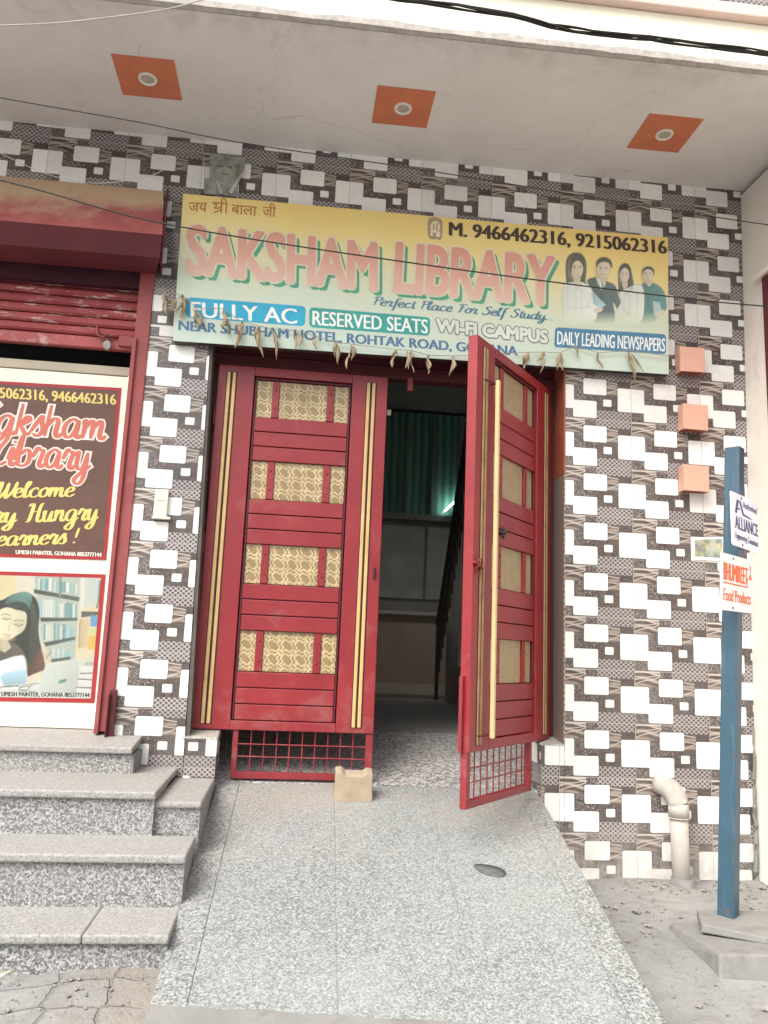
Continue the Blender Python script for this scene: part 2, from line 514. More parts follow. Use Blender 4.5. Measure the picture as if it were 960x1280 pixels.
def poster_print():
    b = NB('poster_print')
    a = b.n.new('ShaderNodeAttribute')
    a.attribute_name = 'print_colour'
    return b.done(a.outputs['Color'], .45, .35)
M['poster_print'] = poster_print()

def ink(name, col, rough=.5):
    if name not in M:
        M[name] = paint('printed_' + name, col, rough, .10, 9, 0, spec=.3)
    return M[name]

# ------------------------------------------------------------------ mesh helper
class MB:
    def __init__(s):
        s.v, s.f, s.mi, s.cur = [], [], [], 0

    def add(s, vs, fs):
        o = len(s.v)
        s.v += [Vector(v) for v in vs]
        s.f += [tuple(i + o for i in f) for f in fs]
        s.mi += [s.cur] * len(fs)
        return s

    def box(s, x0, x1, y0, y1, z0, z1, m=None):
        vs = [Vector(p) for p in ((x0, y0, z0), (x1, y0, z0), (x1, y1, z0), (x0, y1, z0), (x0, y0, z1), (x1, y0, z1), (x1, y1, z1), (x0, y1, z1))]
        if m is not None:
            vs = [m @ v for v in vs]
        return s.add(vs, [(0, 3, 2, 1), (4, 5, 6, 7), (0, 1, 5, 4), (1, 2, 6, 5), (2, 3, 7, 6), (3, 0, 4, 7)])

    def hexa(s, b4, t4):
        """A block from its bottom corners and its top corners (both counter-clockwise seen from above)."""
        return s.add(list(b4) + list(t4), [(0, 3, 2, 1), (4, 5, 6, 7), (0, 1, 5, 4), (1, 2, 6, 5), (2, 3, 7, 6), (3, 0, 4, 7)])

    def extr(s, prof, a, b):
        """A closed profile (list of points as functions of the end) swept from end a to end b: prof(e) -> points."""
        A, B = prof(a), prof(b)
        n = len(A)
        return s.add(A + B, [tuple(reversed(range(n))), tuple(range(n, 2 * n))] + [(i, (i + 1) % n, n + (i + 1) % n, n + i) for i in range(n)])

    def tube(s, pts, r, n=8, caps=True, r2=None):
        pts = [Vector(p) for p in pts]
        rings = []
        for i, p in enumerate(pts):
            d = (pts[min(i + 1, len(pts) - 1)] - pts[max(i - 1, 0)]).normalized()
            a = d.cross(Vector((0, 0, 1)))
            if a.length < 1e-3:
                a = d.cross(Vector((1, 0, 0)))
            a.normalize()
            c = d.cross(a)
            rr = r if r2 is None else r + (r2 - r) * i / (len(pts) - 1)
            rings.append([p + (a * math.cos(2 * math.pi * k / n) + c * math.sin(2 * math.pi * k / n)) * rr for k in range(n)])
        fs = []
        for i in range(len(pts) - 1):
            for k in range(n):
                fs.append((i * n + k, i * n + (k + 1) % n, (i + 1) * n + (k + 1) % n, (i + 1) * n + k))
        if caps:
            fs.append(tuple(reversed(range(n))))
            fs.append(tuple(range((len(pts) - 1) * n, len(pts) * n)))
        return s.add([v for g in rings for v in g], fs)

    def build(s, name, mat, parent=None, bevel=0., smooth=False, local=False, uvoff=(0, 0), seg=2):
        me = bpy.data.meshes.new(name)
        me.from_pydata([tuple(v) for v in s.v], [], s.f)
        me.update()
        for m in (mat if isinstance(mat, (list, tuple)) else [mat]):
            me.materials.append(m)
        for p, i in zip(me.polygons, s.mi):
            p.material_index = i
            p.use_smooth = smooth
        bm = bmesh.new()
        bm.from_mesh(me)
        bmesh.ops.recalc_face_normals(bm, faces=bm.faces)
        bm.to_mesh(me)
        bm.free()
        uvl = me.uv_layers.new(name='UVMap')
        for p in me.polygons:
            n = p.normal
            for li in p.loop_indices:
                v = me.vertices[me.loops[li].vertex_index].co
                if abs(n.y) >= max(abs(n.x), abs(n.z)) - 1e-6:
                    a = (v.x, v.z)
                elif abs(n.x) >= abs(n.z):
                    a = (v.y, v.z)
                else:
                    a = (v.x, v.y)
                uvl.data[li].uv = (a[0] + uvoff[0], a[1] + uvoff[1])
        o = bpy.data.objects.new(name, me)
        C.objects.link(o)
        attach(o, parent, local)
        if bevel:
            md = o.modifiers.new('bevel', 'BEVEL')
            md.width = bevel
            md.segments = seg
            md.limit_method = 'ANGLE'
            md.angle_limit = R(40)
            md.harden_normals = False
        return o

WORLD_OF = {}

def attach(o, parent, local=False):
    if parent is not None:
        o.parent = parent
        if not local:
            o.matrix_parent_inverse = WORLD_OF[parent.name].inverted()
            WORLD_OF[o.name] = Matrix.Identity(4)
        else:
            WORLD_OF[o.name] = WORLD_OF[parent.name].copy()
    else:
        WORLD_OF[o.name] = Matrix.Identity(4)

def tag(o, label=None, cat=None, group=None, kind=None):
    if label:
        o['label'] = label
    if cat:
        o['category'] = cat
    if group:
        o['group'] = group
    if kind:
        o['kind'] = kind
    return o

def thing(name, loc, label, cat, group=None, rot=None):
    o = bpy.data.objects.new(name, None)
    o.empty_display_size = .1
    C.objects.link(o)
    m = Matrix.Translation(Vector(loc))
    if rot is not None:
        m = m @ rot.to_4x4()
    o.matrix_world = m
    WORLD_OF[o.name] = m
    return tag(o, label, cat, group)

def copy_tree(o, parent=None):
    c = o.copy()
    C.objects.link(c)
    if parent is not None:
        c.parent = parent
    WORLD_OF[c.name] = WORLD_OF[o.name].copy()
    for ch in list(o.children):
        copy_tree(ch, c)
    return c

# ------------------------------------------------------------------ printing: lettering and pictures on flat boards
def glyph_mesh(body):
    cu = bpy.data.curves.new('lettering', 'FONT')
    cu.body = body
    cu.resolution_u = 3
    ob = bpy.data.objects.new('lettering', cu)
    C.objects.link(ob)
    dg = bpy.context.evaluated_depsgraph_get()
    dg.update()
    me = bpy.data.meshes.new_from_object(ob.evaluated_get(dg))
    vs = [v.co.copy() for v in me.vertices]
    fs = [tuple(p.vertices) for p in me.polygons]
    bpy.data.objects.remove(ob)
    bpy.data.meshes.remove(me)
    bpy.data.curves.remove(cu)
    return vs, fs

SCRIPT = {
 'a': ([[(.75, .85), (.45, 1), (.12, .7), (.1, .25), (.35, 0), (.65, .3), (.78, .95)], [(.78, .95), (.75, .2), (.9, 0), (1.1, .2)]], 1.02),
 'b': ([[(-.1, .3), (.12, 1.9), (.1, .3), (.35, 0), (.7, .2), (.72, .7), (.5, .9), (.15, .6)]], .92),
 'c': ([[(.7, .8), (.45, 1), (.12, .65), (.15, .2), (.45, 0), (.8, .2)]], .78),
 'd': ([[(.75, .85), (.45, 1), (.12, .7), (.1, .25), (.35, 0), (.65, .3), (.78, .95)], [(.82, 1.9), (.75, .2), (.9, 0), (1.1, .2)]], 1.02),
 'e': ([[(.05, .4), (.55, .6), (.62, .85), (.4, 1), (.12, .65), (.15, .2), (.45, 0), (.85, .25)]], .80),
 'f': ([[(.75, 1.75), (.55, 1.95), (.35, 1.6), (.3, .5), (.25, -.6), (.1, -.8)], [(.05, .95), (.65, .95)]], .60),
 'g': ([[(.75, .85), (.45, 1), (.12, .7), (.1, .25), (.35, 0), (.65, .3), (.78, .95)], [(.78, .95), (.75, -.4), (.5, -.8), (.2, -.6), (.5, -.2), (1.1, .25)]], 1.02),
 'h': ([[(.12, 1.9), (.1, 0)], [(.1, .5), (.4, .95), (.65, .85), (.65, .2), (.8, 0), (1, .2)]], .98),
 'i': ([[(0, .3), (.2, .95), (.2, .2), (.35, 0), (.55, .2)], [(.26, 1.45), (.25, 1.3)]], .52),
 'k': ([[(.12, 1.9), (.1, 0)], [(.1, .4), (.5, .98), (.65, .8), (.25, .5)], [(.25, .5), (.6, .05), (.85, .15)]], .85),
 'l': ([[(-.05, .3), (.32, 1.6), (.25, 1.9), (.12, 1.5), (.15, .2), (.3, 0), (.5, .2)]], .48),
 'm': ([[(0, .7), (.12, .95), (.12, 0)], [(.12, .5), (.4, .95), (.55, .8), (.55, 0)], [(.55, .5), (.85, .95), (1, .8), (1, .2), (1.15, 0), (1.35, .2)]], 1.32),
 'n': ([[(0, .7), (.12, .95), (.12, 0)], [(.12, .5), (.42, .95), (.6, .8), (.6, .2), (.75, 0), (.95, .2)]], .93),
 'o': ([[(.45, 1), (.12, .65), (.15, .2), (.42, 0), (.72, .3), (.7, .75), (.45, 1), (.88, .85)]], .85),
 'r': ([[(0, .5), (.2, 1.05), (.32, .9)], [(.32, .9), (.55, .88), (.45, .2), (.6, 0), (.8, .2)]], .75),
 's': ([[(-.05, .15), (.4, 1.05), (.45, .8), (.6, .3), (.4, 0), (.1, .1)]], .66),
 't': ([[(.3, 1.6), (.25, .3), (.4, 0), (.6, .2)], [(.05, 1.1), (.55, 1.1)]], .55),
 'u': ([[(0, .7), (.12, .95), (.12, .3), (.3, 0), (.55, .2), (.68, .95)], [(.68, .95), (.66, .2), (.8, 0), (1, .2)]], .95),
 'v': ([[(0, .7), (.15, .95), (.2, .3), (.35, 0), (.65, .5), (.62, .95), (.85, .8)]], .75),
 'y': ([[(0, .7), (.12, .95), (.12, .3), (.3, 0), (.55, .2), (.68, .95)], [(.68, .95), (.66, -.4), (.4, -.8), (.15, -.6), (.45, -.2), (1, .25)]], .95),
 'S': ([[(1, 1.6), (.7, 1.9), (.35, 1.6), (.5, 1.15), (.85, .7), (.7, .15), (.3, 0), (0, .3)]], 1.05),
 'L': ([[(.3, 1.4), (.6, 1.9), (.75, 1.6), (.4, .8), (.2, .1), (.05, .05), (.2, .2), (.6, 0), (1, .2)]], 1.0),
 'W': ([[(0, 1.6), (.2, 1.9), (.3, 1.6), (.25, .3), (.4, 0), (.8, .9), (.85, 1.8)], [(.85, 1.8), (.85, .3), (1, 0), (1.45, 1), (1.5, 1.9)]], 1.45),
 'H': ([[(0, 1.6), (.25, 1.85), (.4, 1.6), (.3, .2), (.05, .05)], [(1.2, 1.9), (1, 1.6), (.95, .3), (1.15, 0), (1.35, .2)], [(.3, .9), (1, 1)]], 1.35),
 'E': ([[(.9, 1.65), (.6, 1.9), (.3, 1.5), (.55, 1.05), (.2, .6), (.25, .1), (.6, 0), (1, .3)]], .98),
 'P': ([[(.35, 1.8), (.25, 0)], [(0, 1.5), (.4, 1.9), (.9, 1.7), (.85, 1.15), (.3, .9)]], .9),
 'F': ([[(0, 1.7), (.3, 1.85), (1.1, 1.85)], [(.5, 1.85), (.4, .3), (.1, 0)], [(.2, 1), (.8, 1)]], .95),
 '!': ([[(.22, 1.8), (.15, .6)], [(.12, .16), (.12, .02)]], .5),
 '.': ([[(.1, .14), (.1, .02)]], .35),
 ' ': ([], .6),
}

def smooth_line(p, k=7):
    p = [Vector((a, b)) for a, b in p]
    if len(p) < 3:
        return [p[0].lerp(p[-1], i / 3) for i in range(4)]
    q = [p[0] * 2 - p[1]] + p + [p[-1] * 2 - p[-2]]
    out = []
    for i in range(1, len(q) - 2):
        a, b, c, d = q[i - 1:i + 3]
        for j in range(k):
            t = j / k
            out.append(.5 * ((2 * b) + (c - a) * t + (2 * a - 5 * b + 4 * c - d) * t * t + (3 * b - a - 3 * c + d) * t ** 3))
    return out + [p[-1]]

def script_mesh(body, thick=.26, thin=.09, slant=.24, grow=0.):
    """Brush lettering: returns verts (x, y, rise) in x-height units."""
    vs, fs = [], []
    x = 0.
    lift = 0.
    for ch in body:
        strokes, adv = SCRIPT[ch]
        for st in strokes:
            pl = [Vector((p.x, p.y if p.y < 1 else 1 + (p.y - 1) * .75)) for p in smooth_line(st)]
            n0 = len(vs)
            L = len(pl)
            for i, p in enumerate(pl):
                d = (pl[min(i + 1, L - 1)] - pl[max(i - 1, 0)])
                d.normalize()
                w = (thin + (thick - thin) * abs(d.y) ** 1.6) / 2 + grow
                e = min(1, .55 + min(i, L - 1 - i) * .18) if grow == 0 else 1
                nn = Vector((-d.y, d.x)) * w * e
                for sgn in (1, -1):
                    q = p + nn * sgn + (d * (grow if i == L - 1 else -grow if i == 0 else 0))
                    vs.append(Vector((x + q.x + slant * q.y, q.y, lift + i * .0009)))
            for i in range(L - 1):
                a = n0 + 2 * i
                fs.append((a, a + 1, a + 3, a + 2))
            lift += .004
        x += adv
    return vs, fs, x

class Board:
    """A flat board in the place: pixels of the photograph are measured on its plane; prints sit fractions of a mm proud."""
    def __init__(s, O, U, V):
        s.O, s.U, s.V = Vector(O), Vector(U).normalized(), Vector(V).normalized()
        s.N = s.U.cross(s.V)

    def px(s, u, v):
        d = ray(u, v)
        t = (s.O - CAM).dot(s.N) / d.dot(s.N)
        q = CAM + d * t - s.O
        return Vector((q.dot(s.U), q.dot(s.V)))

    def w(s, a, b, d):
        return s.O + s.U * a + s.V * b + s.N * d

    def poly(s, name, pts, mat, parent, d, raw=False):
        q = pts if raw else [s.px(*p) for p in pts]
        mb = MB()
        mb.add([s.w(p[0], p[1], d) for p in q], [tuple(range(len(q)))])
        return s.fin(mb, name, mat, parent)

    def polys(s, name, lst, mat, parent, d):
        mb = MB()
        for k, pts in enumerate(lst):
            q = [s.px(*p) for p in pts]
            mb.add([s.w(p[0], p[1], d + .00008 * k) for p in q], [tuple(range(len(q)))])
        return s.fin(mb, name, mat, parent)

    def fin(s, mb, name, mat, parent):
        me = bpy.data.meshes.new(name)
        me.from_pydata([tuple(v) for v in mb.v], [], mb.f)
        if isinstance(mat, list):
            for p_, k_ in zip(me.polygons, mb.mi):
                p_.material_index = k_
        bm = bmesh.new()
        bm.from_mesh(me)
        for f in bm.faces:
            f.normal_update()
            if f.normal.dot(s.N) < 0:
                f.normal_flip()
        bmesh.ops.triangulate(bm, faces=[f for f in bm.faces if len(f.verts) > 4])
        bm.to_mesh(me)
        bm.free()
        for m_ in (mat if isinstance(mat, list) else [mat]):
            me.materials.append(m_)
        o = bpy.data.objects.new(name, me)
        C.objects.link(o)
        attach(o, parent)
        return o

    def pill(s, name, tl, tr, br, bl, r, mat, parent, d):
        q = [s.px(*p) for p in (tl, tr, br, bl)]
        out = []
        for i in range(4):
            p, a, b = q[i], (q[i - 1] - q[i]).normalized(), (q[(i + 1) % 4] - q[i]).normalized()
            for k in range(6):
                t = k / 5 * math.pi / 2
                out.append(p + a * r * (1 - math.sin(t)) + b * r * (1 - math.cos(t)))
        return s.poly(name, out, mat, parent, d, raw=True)

    def text(s, name, body, L, Rr, T, mat, parent, d, bold=0., ring=0., shift=(0, 0), cap=None, mesh=None):
        """Block lettering: L, Rr the baseline ends, T the cap height over L (pixels); bold/ring thicken in metres."""
        vs, fs = mesh or glyph_mesh(body)
        x0, x1 = min(v.x for v in vs), max(v.x for v in vs)
        cap = cap or .69
        l, r, t = s.px(*L), s.px(*Rr), s.px(*T)
        ax, ay = (r - l) / (x1 - x0), (t - l) / cap
        offs = [(0, 0)]
        if bold:
            offs = [(-bold, 0), (bold, 0), (0, 0)]
        if ring:
            offs = [(math.cos(2 * math.pi * k / 10) * ring, math.sin(2 * math.pi * k / 10) * ring) for k in range(10)] + [(0, 0)]
        mb = MB()
        for i, (ox, oy) in enumerate(offs):
            P = []
            for v in vs:
                q = l + ax * (v.x - x0) + ay * v.y
                P.append(s.w(q.x + ox + shift[0], q.y + oy + shift[1], d + .00006 * i))
            mb.add(P, fs)
        return s.fin(mb, name, mat, parent)

    def script(s, name, body, L, Rr, T, mat, parent, d, thick=.26, thin=.09, grow=0., th=1.675, shift=(0, 0)):
        vs, fs, wd = script_mesh(body, thick, thin, grow=grow)
        l, r, t = s.px(*L), s.px(*Rr), s.px(*T)
        ax, ay = (r - l) / wd, (t - l) / th
        mb = MB()
        P = []
        for v in vs:
            q = l + ax * v.x + ay * v.y
            P.append(s.w(q.x + shift[0], q.y + shift[1], d + v.z * .004))
        mb.add(P, fs)
        return s.fin(mb, name, mat, parent)

def tone(name, col):
    if name not in M:
        b = NB('printed_' + name)
        p = b.pos
        n = b.noise(p, 22, 5, .65)
        n2 = b.noise(b.scale(p, (3, 1, .6)), 60, 4, .7)
        f = b.math('ADD', b.math('MULTIPLY', n, .7), b.math('MULTIPLY', n2, .3))
        c = b.ramp(b.mr(f, .3, .7), [(0, tuple(x * .62 for x in col)), (.5, col), (1, tuple(min(.8, x * 1.3 + .03) for x in col))])
        M[name] = b.done(c, .5, .3)
    return M[name]

def round_off(pts, k=4):
    P = [Vector(p) for p in pts]
    n = len(P)
    if n < 6:
        return pts
    out = []
    for i in range(n):
        a, b, c, d = P[i - 1], P[i], P[(i + 1) % n], P[(i + 2) % n]
        for j in range(k):
            t = j / k
            out.append(tuple(.5 * ((2 * b) + (c - a) * t + (2 * a - 5 * b + 4 * c - d) * t * t * .9 + (3 * b - a - 3 * c + d) * t ** 3 * .9)))
    return out

import numpy as np

def project(P):
    d = P - CAM
    w = d.dot(AZ)
    return 480 + F * d.dot(AX) / w, 640 - F * d.dot(AY) / w

class Paint:
    """Printed photograph: soft shapes laid over each other at the points of a fine sheet."""
    def __init__(s, X, Y, ground=(0, 0, 0), alpha=0.):
        s.X, s.Y = np.array(X), np.array(Y)
        s.c = np.tile(np.array(ground, float), (len(X), 1))
        s.a = np.full(len(X), float(alpha))
        rng = np.random.default_rng(4)
        s.grain = rng.normal(0, 1, len(X))

    def lay(s, m, col, k=1.):
        m = np.clip(m, 0, 1) * k
        col = np.array(col, float)
        s.c = s.c * (1 - m[:, None]) + (col if col.ndim == 2 else col[None, :]) * m[:, None]
        s.a = np.maximum(s.a, m)

    def dist(s, pts, closed=True):
        d = np.full(len(s.X), 1e9)
        ins = np.zeros(len(s.X), bool)
        n = len(pts)
        for i in range(n if closed else n - 1):
            (x0, y0), (x1, y1) = pts[i], pts[(i + 1) % n]
            dx, dy = x1 - x0, y1 - y0
            t = np.clip(((s.X - x0) * dx + (s.Y - y0) * dy) / (dx * dx + dy * dy + 1e-9), 0, 1)
            d = np.minimum(d, np.hypot(s.X - x0 - t * dx, s.Y - y0 - t * dy))
            if closed and y0 != y1:
                c = (y0 > s.Y) != (y1 > s.Y)
                ins ^= c & (s.X < dx * (s.Y - y0) / (dy if dy else 1e-9) + x0)
        return np.where(ins, -d, d) if closed else d

    def fill(s, pts, col, soft=5., k=1., smooth=True, shade=None):
        d = s.dist(round_off(pts) if smooth else pts)
        col = np.array(col, float)
        if shade is not None:
            g = np.clip(((s.X - shade[0]) * shade[2] + (s.Y - shade[1]) * shade[3]), -1, 1)[:, None]
            col = np.clip(col[None, :] * (1 + g * shade[4]), 0, .85)
        s.lay(.5 - d / soft, col, k)

    def oval(s, cx, cy, rx, ry, col, soft=.12, k=1., rot=0.):
        c_, s_ = math.cos(rot), math.sin(rot)
        x, y = (s.X - cx) * c_ + (s.Y - cy) * s_, -(s.X - cx) * s_ + (s.Y - cy) * c_
        s.lay((1 - np.hypot(x / rx, y / ry)) / soft + .5, col, k)

    def line(s, pts, w, col, k=1., soft=3.):
        q = [(p.x, p.y) for p in smooth_line(pts, 5)] if len(pts) > 2 else pts
        s.lay((w / 2 - s.dist(q, False)) / soft + .5, col, k)

    def face(s, cx, cy, rx, ry, skin, turn=0., lit=1):
        sh = tuple(v * .70 for v in skin)
        s.oval(cx, cy, rx, ry, skin, .10)
        s.oval(cx - lit * rx * .75, cy + ry * .1, rx * .6, ry * .95, sh, .8, .45)
        s.oval(cx, cy + ry * .95, rx * .6, ry * .25, sh, .8, .5)
        dk = (.10, .09, .08)
        for e in (-1, 1):
            ex = cx + turn * rx * .25 + e * rx * .40
            s.oval(ex, cy - ry * .06, rx * .24, ry * .10, sh, .8, .55)
            s.oval(ex, cy - ry * .05, rx * .17, ry * .055, dk, .5, .85)
            s.line([(ex - rx * .22, cy - ry * .20), (ex, cy - ry * .26), (ex + rx * .22, cy - ry * .20)], ry * .05, dk, .65, 4)
        s.line([(cx + turn * rx * .3, cy), (cx + turn * rx * .42 + rx * .06, cy + ry * .25), (cx + turn * rx * .3 - rx * .08, cy + ry * .30)], ry * .05, sh, .8, 5)
        s.line([(cx + turn * rx * .25 - rx * .26, cy + ry * .52), (cx + turn * rx * .25, cy + ry * .58), (cx + turn * rx * .25 + rx * .26, cy + ry * .50)], ry * .08, (.36, .16, .13), .75, 4)

def print_sheet(board, corners, nu, nv, d, name, mat, parent, paint, px2xy):
    """corners: local points (bottom left, bottom right, top right, top left) of the printed area"""
    vs, X, Y = [], [], []
    for j in range(nv + 1):
        for i in range(nu + 1):
            a, b = i / nu, j / nv
            q = (corners[0] * (1 - a) + corners[1] * a) * (1 - b) + (corners[3] * (1 - a) + corners[2] * a) * b
            w = board.w(q.x, q.y, d)
            vs.append(tuple(w))
            u, v = project(w)
            x, y = px2xy(u, v)
            X.append(x)
            Y.append(y)
    fs = [(j * (nu + 1) + i, j * (nu + 1) + i + 1, (j + 1) * (nu + 1) + i + 1, (j + 1) * (nu + 1) + i) for j in range(nv) for i in range(nu)]
    p = paint(X, Y)
    me = bpy.data.meshes.new(name)
    me.from_pydata(vs, [], fs)
    at = me.color_attributes.new('print_colour', 'FLOAT_COLOR', 'POINT')
    col = np.clip(p.c * (1 + p.grain[:, None] * .035), 0, .85)
    at.data.foreach_set('color', np.concatenate([col, p.a[:, None]], 1).astype(np.float32).ravel())
    me.materials.append(mat)
    o = bpy.data.objects.new(name, me)
    C.objects.link(o)
    attach(o, parent)
    return o

class Picture:
    """A printed picture: areas of colour gathered into one sheet."""
    def __init__(s, board):
        s.bd, s.mb, s.mats = board, MB(), []

    def polys(s, lst, mat, d):
        if mat not in s.mats:
            s.mats.append(mat)
        s.mb.cur = s.mats.index(mat)
        for k, pts in enumerate(lst):
            q = [s.bd.px(*p) for p in round_off(pts)]
            s.mb.add([s.bd.w(p[0], p[1], d + .00008 * k) for p in q], [tuple(range(len(q)))])

    def build(s, name, parent):
        return s.bd.fin(s.mb, name, s.mats, parent)

# ------------------------------------------------------------------ the setting: ground, ramp
GZ = .09

def ground_height(x, y):
    z = GZ + .012 * math.sin(3.1 * x + 1.7 * y) * math.sin(2.3 * y - x) + .006 * math.sin(9 * x) * math.sin(8 * y + 2)
    k = math.exp(-((x + 2.45) / .22) ** 2 - ((y + 1.55) / .3) ** 2)
    z += .045 * k
    f = min(1, max(0, (-1.25 - y) / .5))
    z -= .055 * f * f * (3 - 2 * f)
    return z

xs = [-60, -30, -15, -8] + [-6 + .08 * i for i in range(int(8.4 / .08))] + [3, 6, 15, 30, 60]
ys = [-120, -60, -25, -10, -6] + [-4.5 + .07 * i for i in range(int(4.9 / .07))] + [1, 8, 60]
gv = [(x, y, (ground_height(x, y) if -4.6 < y < .4 and -6.1 < x < 2.5 else GZ - .055 * (y < -3))) for y in ys for x in xs]
nx = len(xs)
gf = [(j * nx + i, j * nx + i + 1, (j + 1) * nx + i + 1, (j + 1) * nx + i) for j in range(len(ys) - 1) for i in range(nx - 1)]
g = MB()
g.add(gv, gf)
tag(g.build('ground', M['ground'], smooth=True), kind='structure')

RY0, RZ0, RY1, RZ1 = .12, .535, -1.735, .0554
RM = (RZ0 - RZ1) / (RY0 - RY1)

def ramp_z(y):
    return RZ0 + RM * (y - RY0)

def onR(u, v):
    d = ray(u, v)
    return CAM + d * ((ramp_z(0) + RM * CAM.y - CAM.z) / (d.z - RM * d.y))

def ramp_x(side, y):
    t = (RY0 - y) / (RY0 - RY1)
    return (-2.195 + t * -.042) if side < 0 else (-.395 + t * -.105)

def edge_y(x):
    return -1.585 - .095 * (x + 2.231)
rb = MB()
bw = .12
def ramp_strip(mb, a0, a1, b0, b1, lift=0., yt=RY0, yb=RY1):
    """from x a0..a1 at the top to b0..b1 at the bottom"""
    zt = ramp_z(yt) + lift
    y0, y1 = edge_y(b0), edge_y(b1)
    mb.hexa([(b0, y0, -.1), (b1, y1, -.1), (a1, yt, -.1), (a0, yt, -.1)], [(b0, y0, ramp_z(y0) + lift), (b1, y1, ramp_z(y1) + lift), (a1, yt, zt), (a0, yt, zt)])
xa0, xa1, xb0, xb1 = ramp_x(-1, RY0), ramp_x(1, RY0), ramp_x(-1, RY1), ramp_x(1, RY1)
gp = .0018
n_s = 3
for i in range(n_s):
    fa = lambda k: xa0 + bw + (xa1 - xa0 - 2 * bw) * k / n_s
    fb = lambda k: xb0 + bw + (xb1 - xb0 - 2 * bw) * k / n_s
    g_ = .0006 if i else gp / 2
    ramp_strip(rb, fa(i) + g_, fa(i + 1) - (.0006 if i < n_s - 1 else gp / 2), fb(i) + g_, fb(i + 1) - (.0006 if i < n_s - 1 else gp / 2))
ramp = tag(rb.build('ramp', M['ramp'], bevel=.0015), kind='structure')
be = MB()
ramp_strip(be, xa0, xa0 + bw - gp / 2, xb0, xb0 + bw - gp / 2, .003)
ramp_strip(be, xa1 - bw + gp / 2, xa1, xb1 - bw + gp / 2, xb1, .003)
be.build('border', M['ramp_border'], ramp, bevel=.003)
jo = MB()
ramp_strip(jo, xa0 + .01, xa1 - .01, xb0 + .01, xb1 - .01, -.002)
jo.build('joint_bed', M['concrete'], ramp)
sk = MB()
nsk = 14
top_, bot_ = [], []
for i in range(nsk + 1):
    x = -2.236 + (xb1 + .004 + 2.236) * i / nsk
    ye = edge_y(x) + .004
    wob = .02 * math.sin(i * 1.9) + .012 * math.sin(i * 4.3)
    top_.append((x, ye + .012 * math.sin(i * 2.7) * (0 < i < nsk), ramp_z(ye) + .003))
    bot_.append((x * 1.01, ye - .34 + wob, .02))
V = top_ + bot_ + [(x, y, -.05) for x, y, z in top_] + [(x, y, -.05) for x, y, z in bot_]
m1 = nsk + 1
Fc = [(i, i + 1, m1 + i + 1, m1 + i) for i in range(nsk)]
sk.add([Vector(v) for v in V], Fc)
sk.build('cement_skirt', M['concrete'], ramp, smooth=True)
# ------------------------------------------------------------------ the library building
bld = thing('library_building', (-1.3, 0, GZ), 'library front clad in brown and white patterned tiles under a deep balcony', 'building')
TH = .25
wall = MB()
wall.box(-6.2, -2.77, 0, TH, 3.62, 4.45)              # above the shop
wall.box(-2.77, .93, 0, TH, 3.10, 4.45)               # above the door and the right pier
wall.box(-.267, .93, 0, TH, -.1, 3.10)                # right pier
wall.build('facade_wall', MT, bld)
plr = MB()
plr.box(-.405, -.269, .0, TH - .01, -.1, .795)
plr.build('right_plinth', MT, bld, uvoff=(.0, .0))
pier = MB()
pier.hexa([(-2.77, 0, .3), (-2.37, 0, .3), (-2.37, TH, .3), (-2.77, TH, .3)], [(-2.77, 0, 3.10), (-2.415, 0, 3.10), (-2.415, TH, 3.10), (-2.77, TH, 3.10)])
pier.build('left_pier', MT, bld, uvoff=(2.4927 - .45 * 5, 0))
pll = MB()
pll.box(-2.372, -2.205, -.004, TH - .02, .3, .775)
pll.build('left_plinth', MT, bld, uvoff=(2.33, .0))
led = MB()
led.hexa([(-2.39, -.006, .775), (-2.20, -.006, .775), (-2.20, .20, .775), (-2.39, .20, .775)], [(-2.39, -.002, .787), (-2.203, -.002, .787), (-2.203, .19, .82), (-2.39, .19, .82)])
led.build('plinth_cap', M['cap'], bld, bevel=.004)
led = MB()
led.hexa([(-.41, -.004, .795), (-.262, -.004, .795), (-.262, .20, .795), (-.41, .20, .795)], [(-.405, -.001, .802), (-.264, -.001, .802), (-.264, .19, .825), (-.405, .19, .825)])
led.build('plinth_cap', M['cap'], bld, bevel=.004)
jm = MB()
jm.hexa([(-2.374, .006, .79), (-2.352, .006, .79), (-2.352, .26, .79), (-2.374, .26, .79)], [(-2.418, .006, 3.10), (-2.400, .006, 3.10), (-2.400, .26, 3.10), (-2.418, .26, 3.10)])
jm.build('left_jamb', M['jamb_grey'], bld)
jr = MB()
jr.box(-.275, -.264, -.003, .26, 2.37, 3.10)
jr.build('right_jamb', M['jamb_red'], bld, bevel=.002)
jt = MB()
jt.box(-.274, -.265, -.002, .26, .80, 2.37)
jt.build('right_jamb_tiles', M['jamb_tile'], bld, bevel=.002)
# balcony slab: soffit, cream front, cement drip edge, pink ledge, tiled parapet
TILT = Matrix.Translation((-1.4, 0, 4.33)) @ Matrix.Rotation(-.0146, 4, 'Y')
sl = MB()
sl.box(-5.5, 5, -1.02, .30, 0, .25, TILT)
balc = sl.build('balcony', [M['soffit']], bld)
fc = MB()
fc.box(-5.5, 5, -1.055, -1.021, .018, .27, TILT)
fc.build('fascia', M['fascia'], balc, bevel=.006)
de = MB()
random.seed(3)
n = 150
pr = []
for i in range(n + 1):
    x = -5.5 + 10.5 * i / n
    pr.append((x, -.012 - random.random() * .006, .018 + abs(random.gauss(0, .006)) + .010 * math.sin(i * .31) ** 2))
vs = []
for x, z0, z1 in pr:
    vs += [TILT @ Vector((x, -1.064, z0 + .01)), TILT @ Vector((x, -1.064, z1)), TILT @ Vector((x, -1.03, z1)), TILT @ Vector((x, -1.022 + z0, z0 + .004))]
fs = []
for i in range(n):
    a = 4 * i
    for k in range(4):
        fs.append((a + k, a + (k + 1) % 4, a + 4 + (k + 1) % 4, a + 4 + k))
de.add(vs, fs)
de.build('drip_edge', M['drip'], balc)
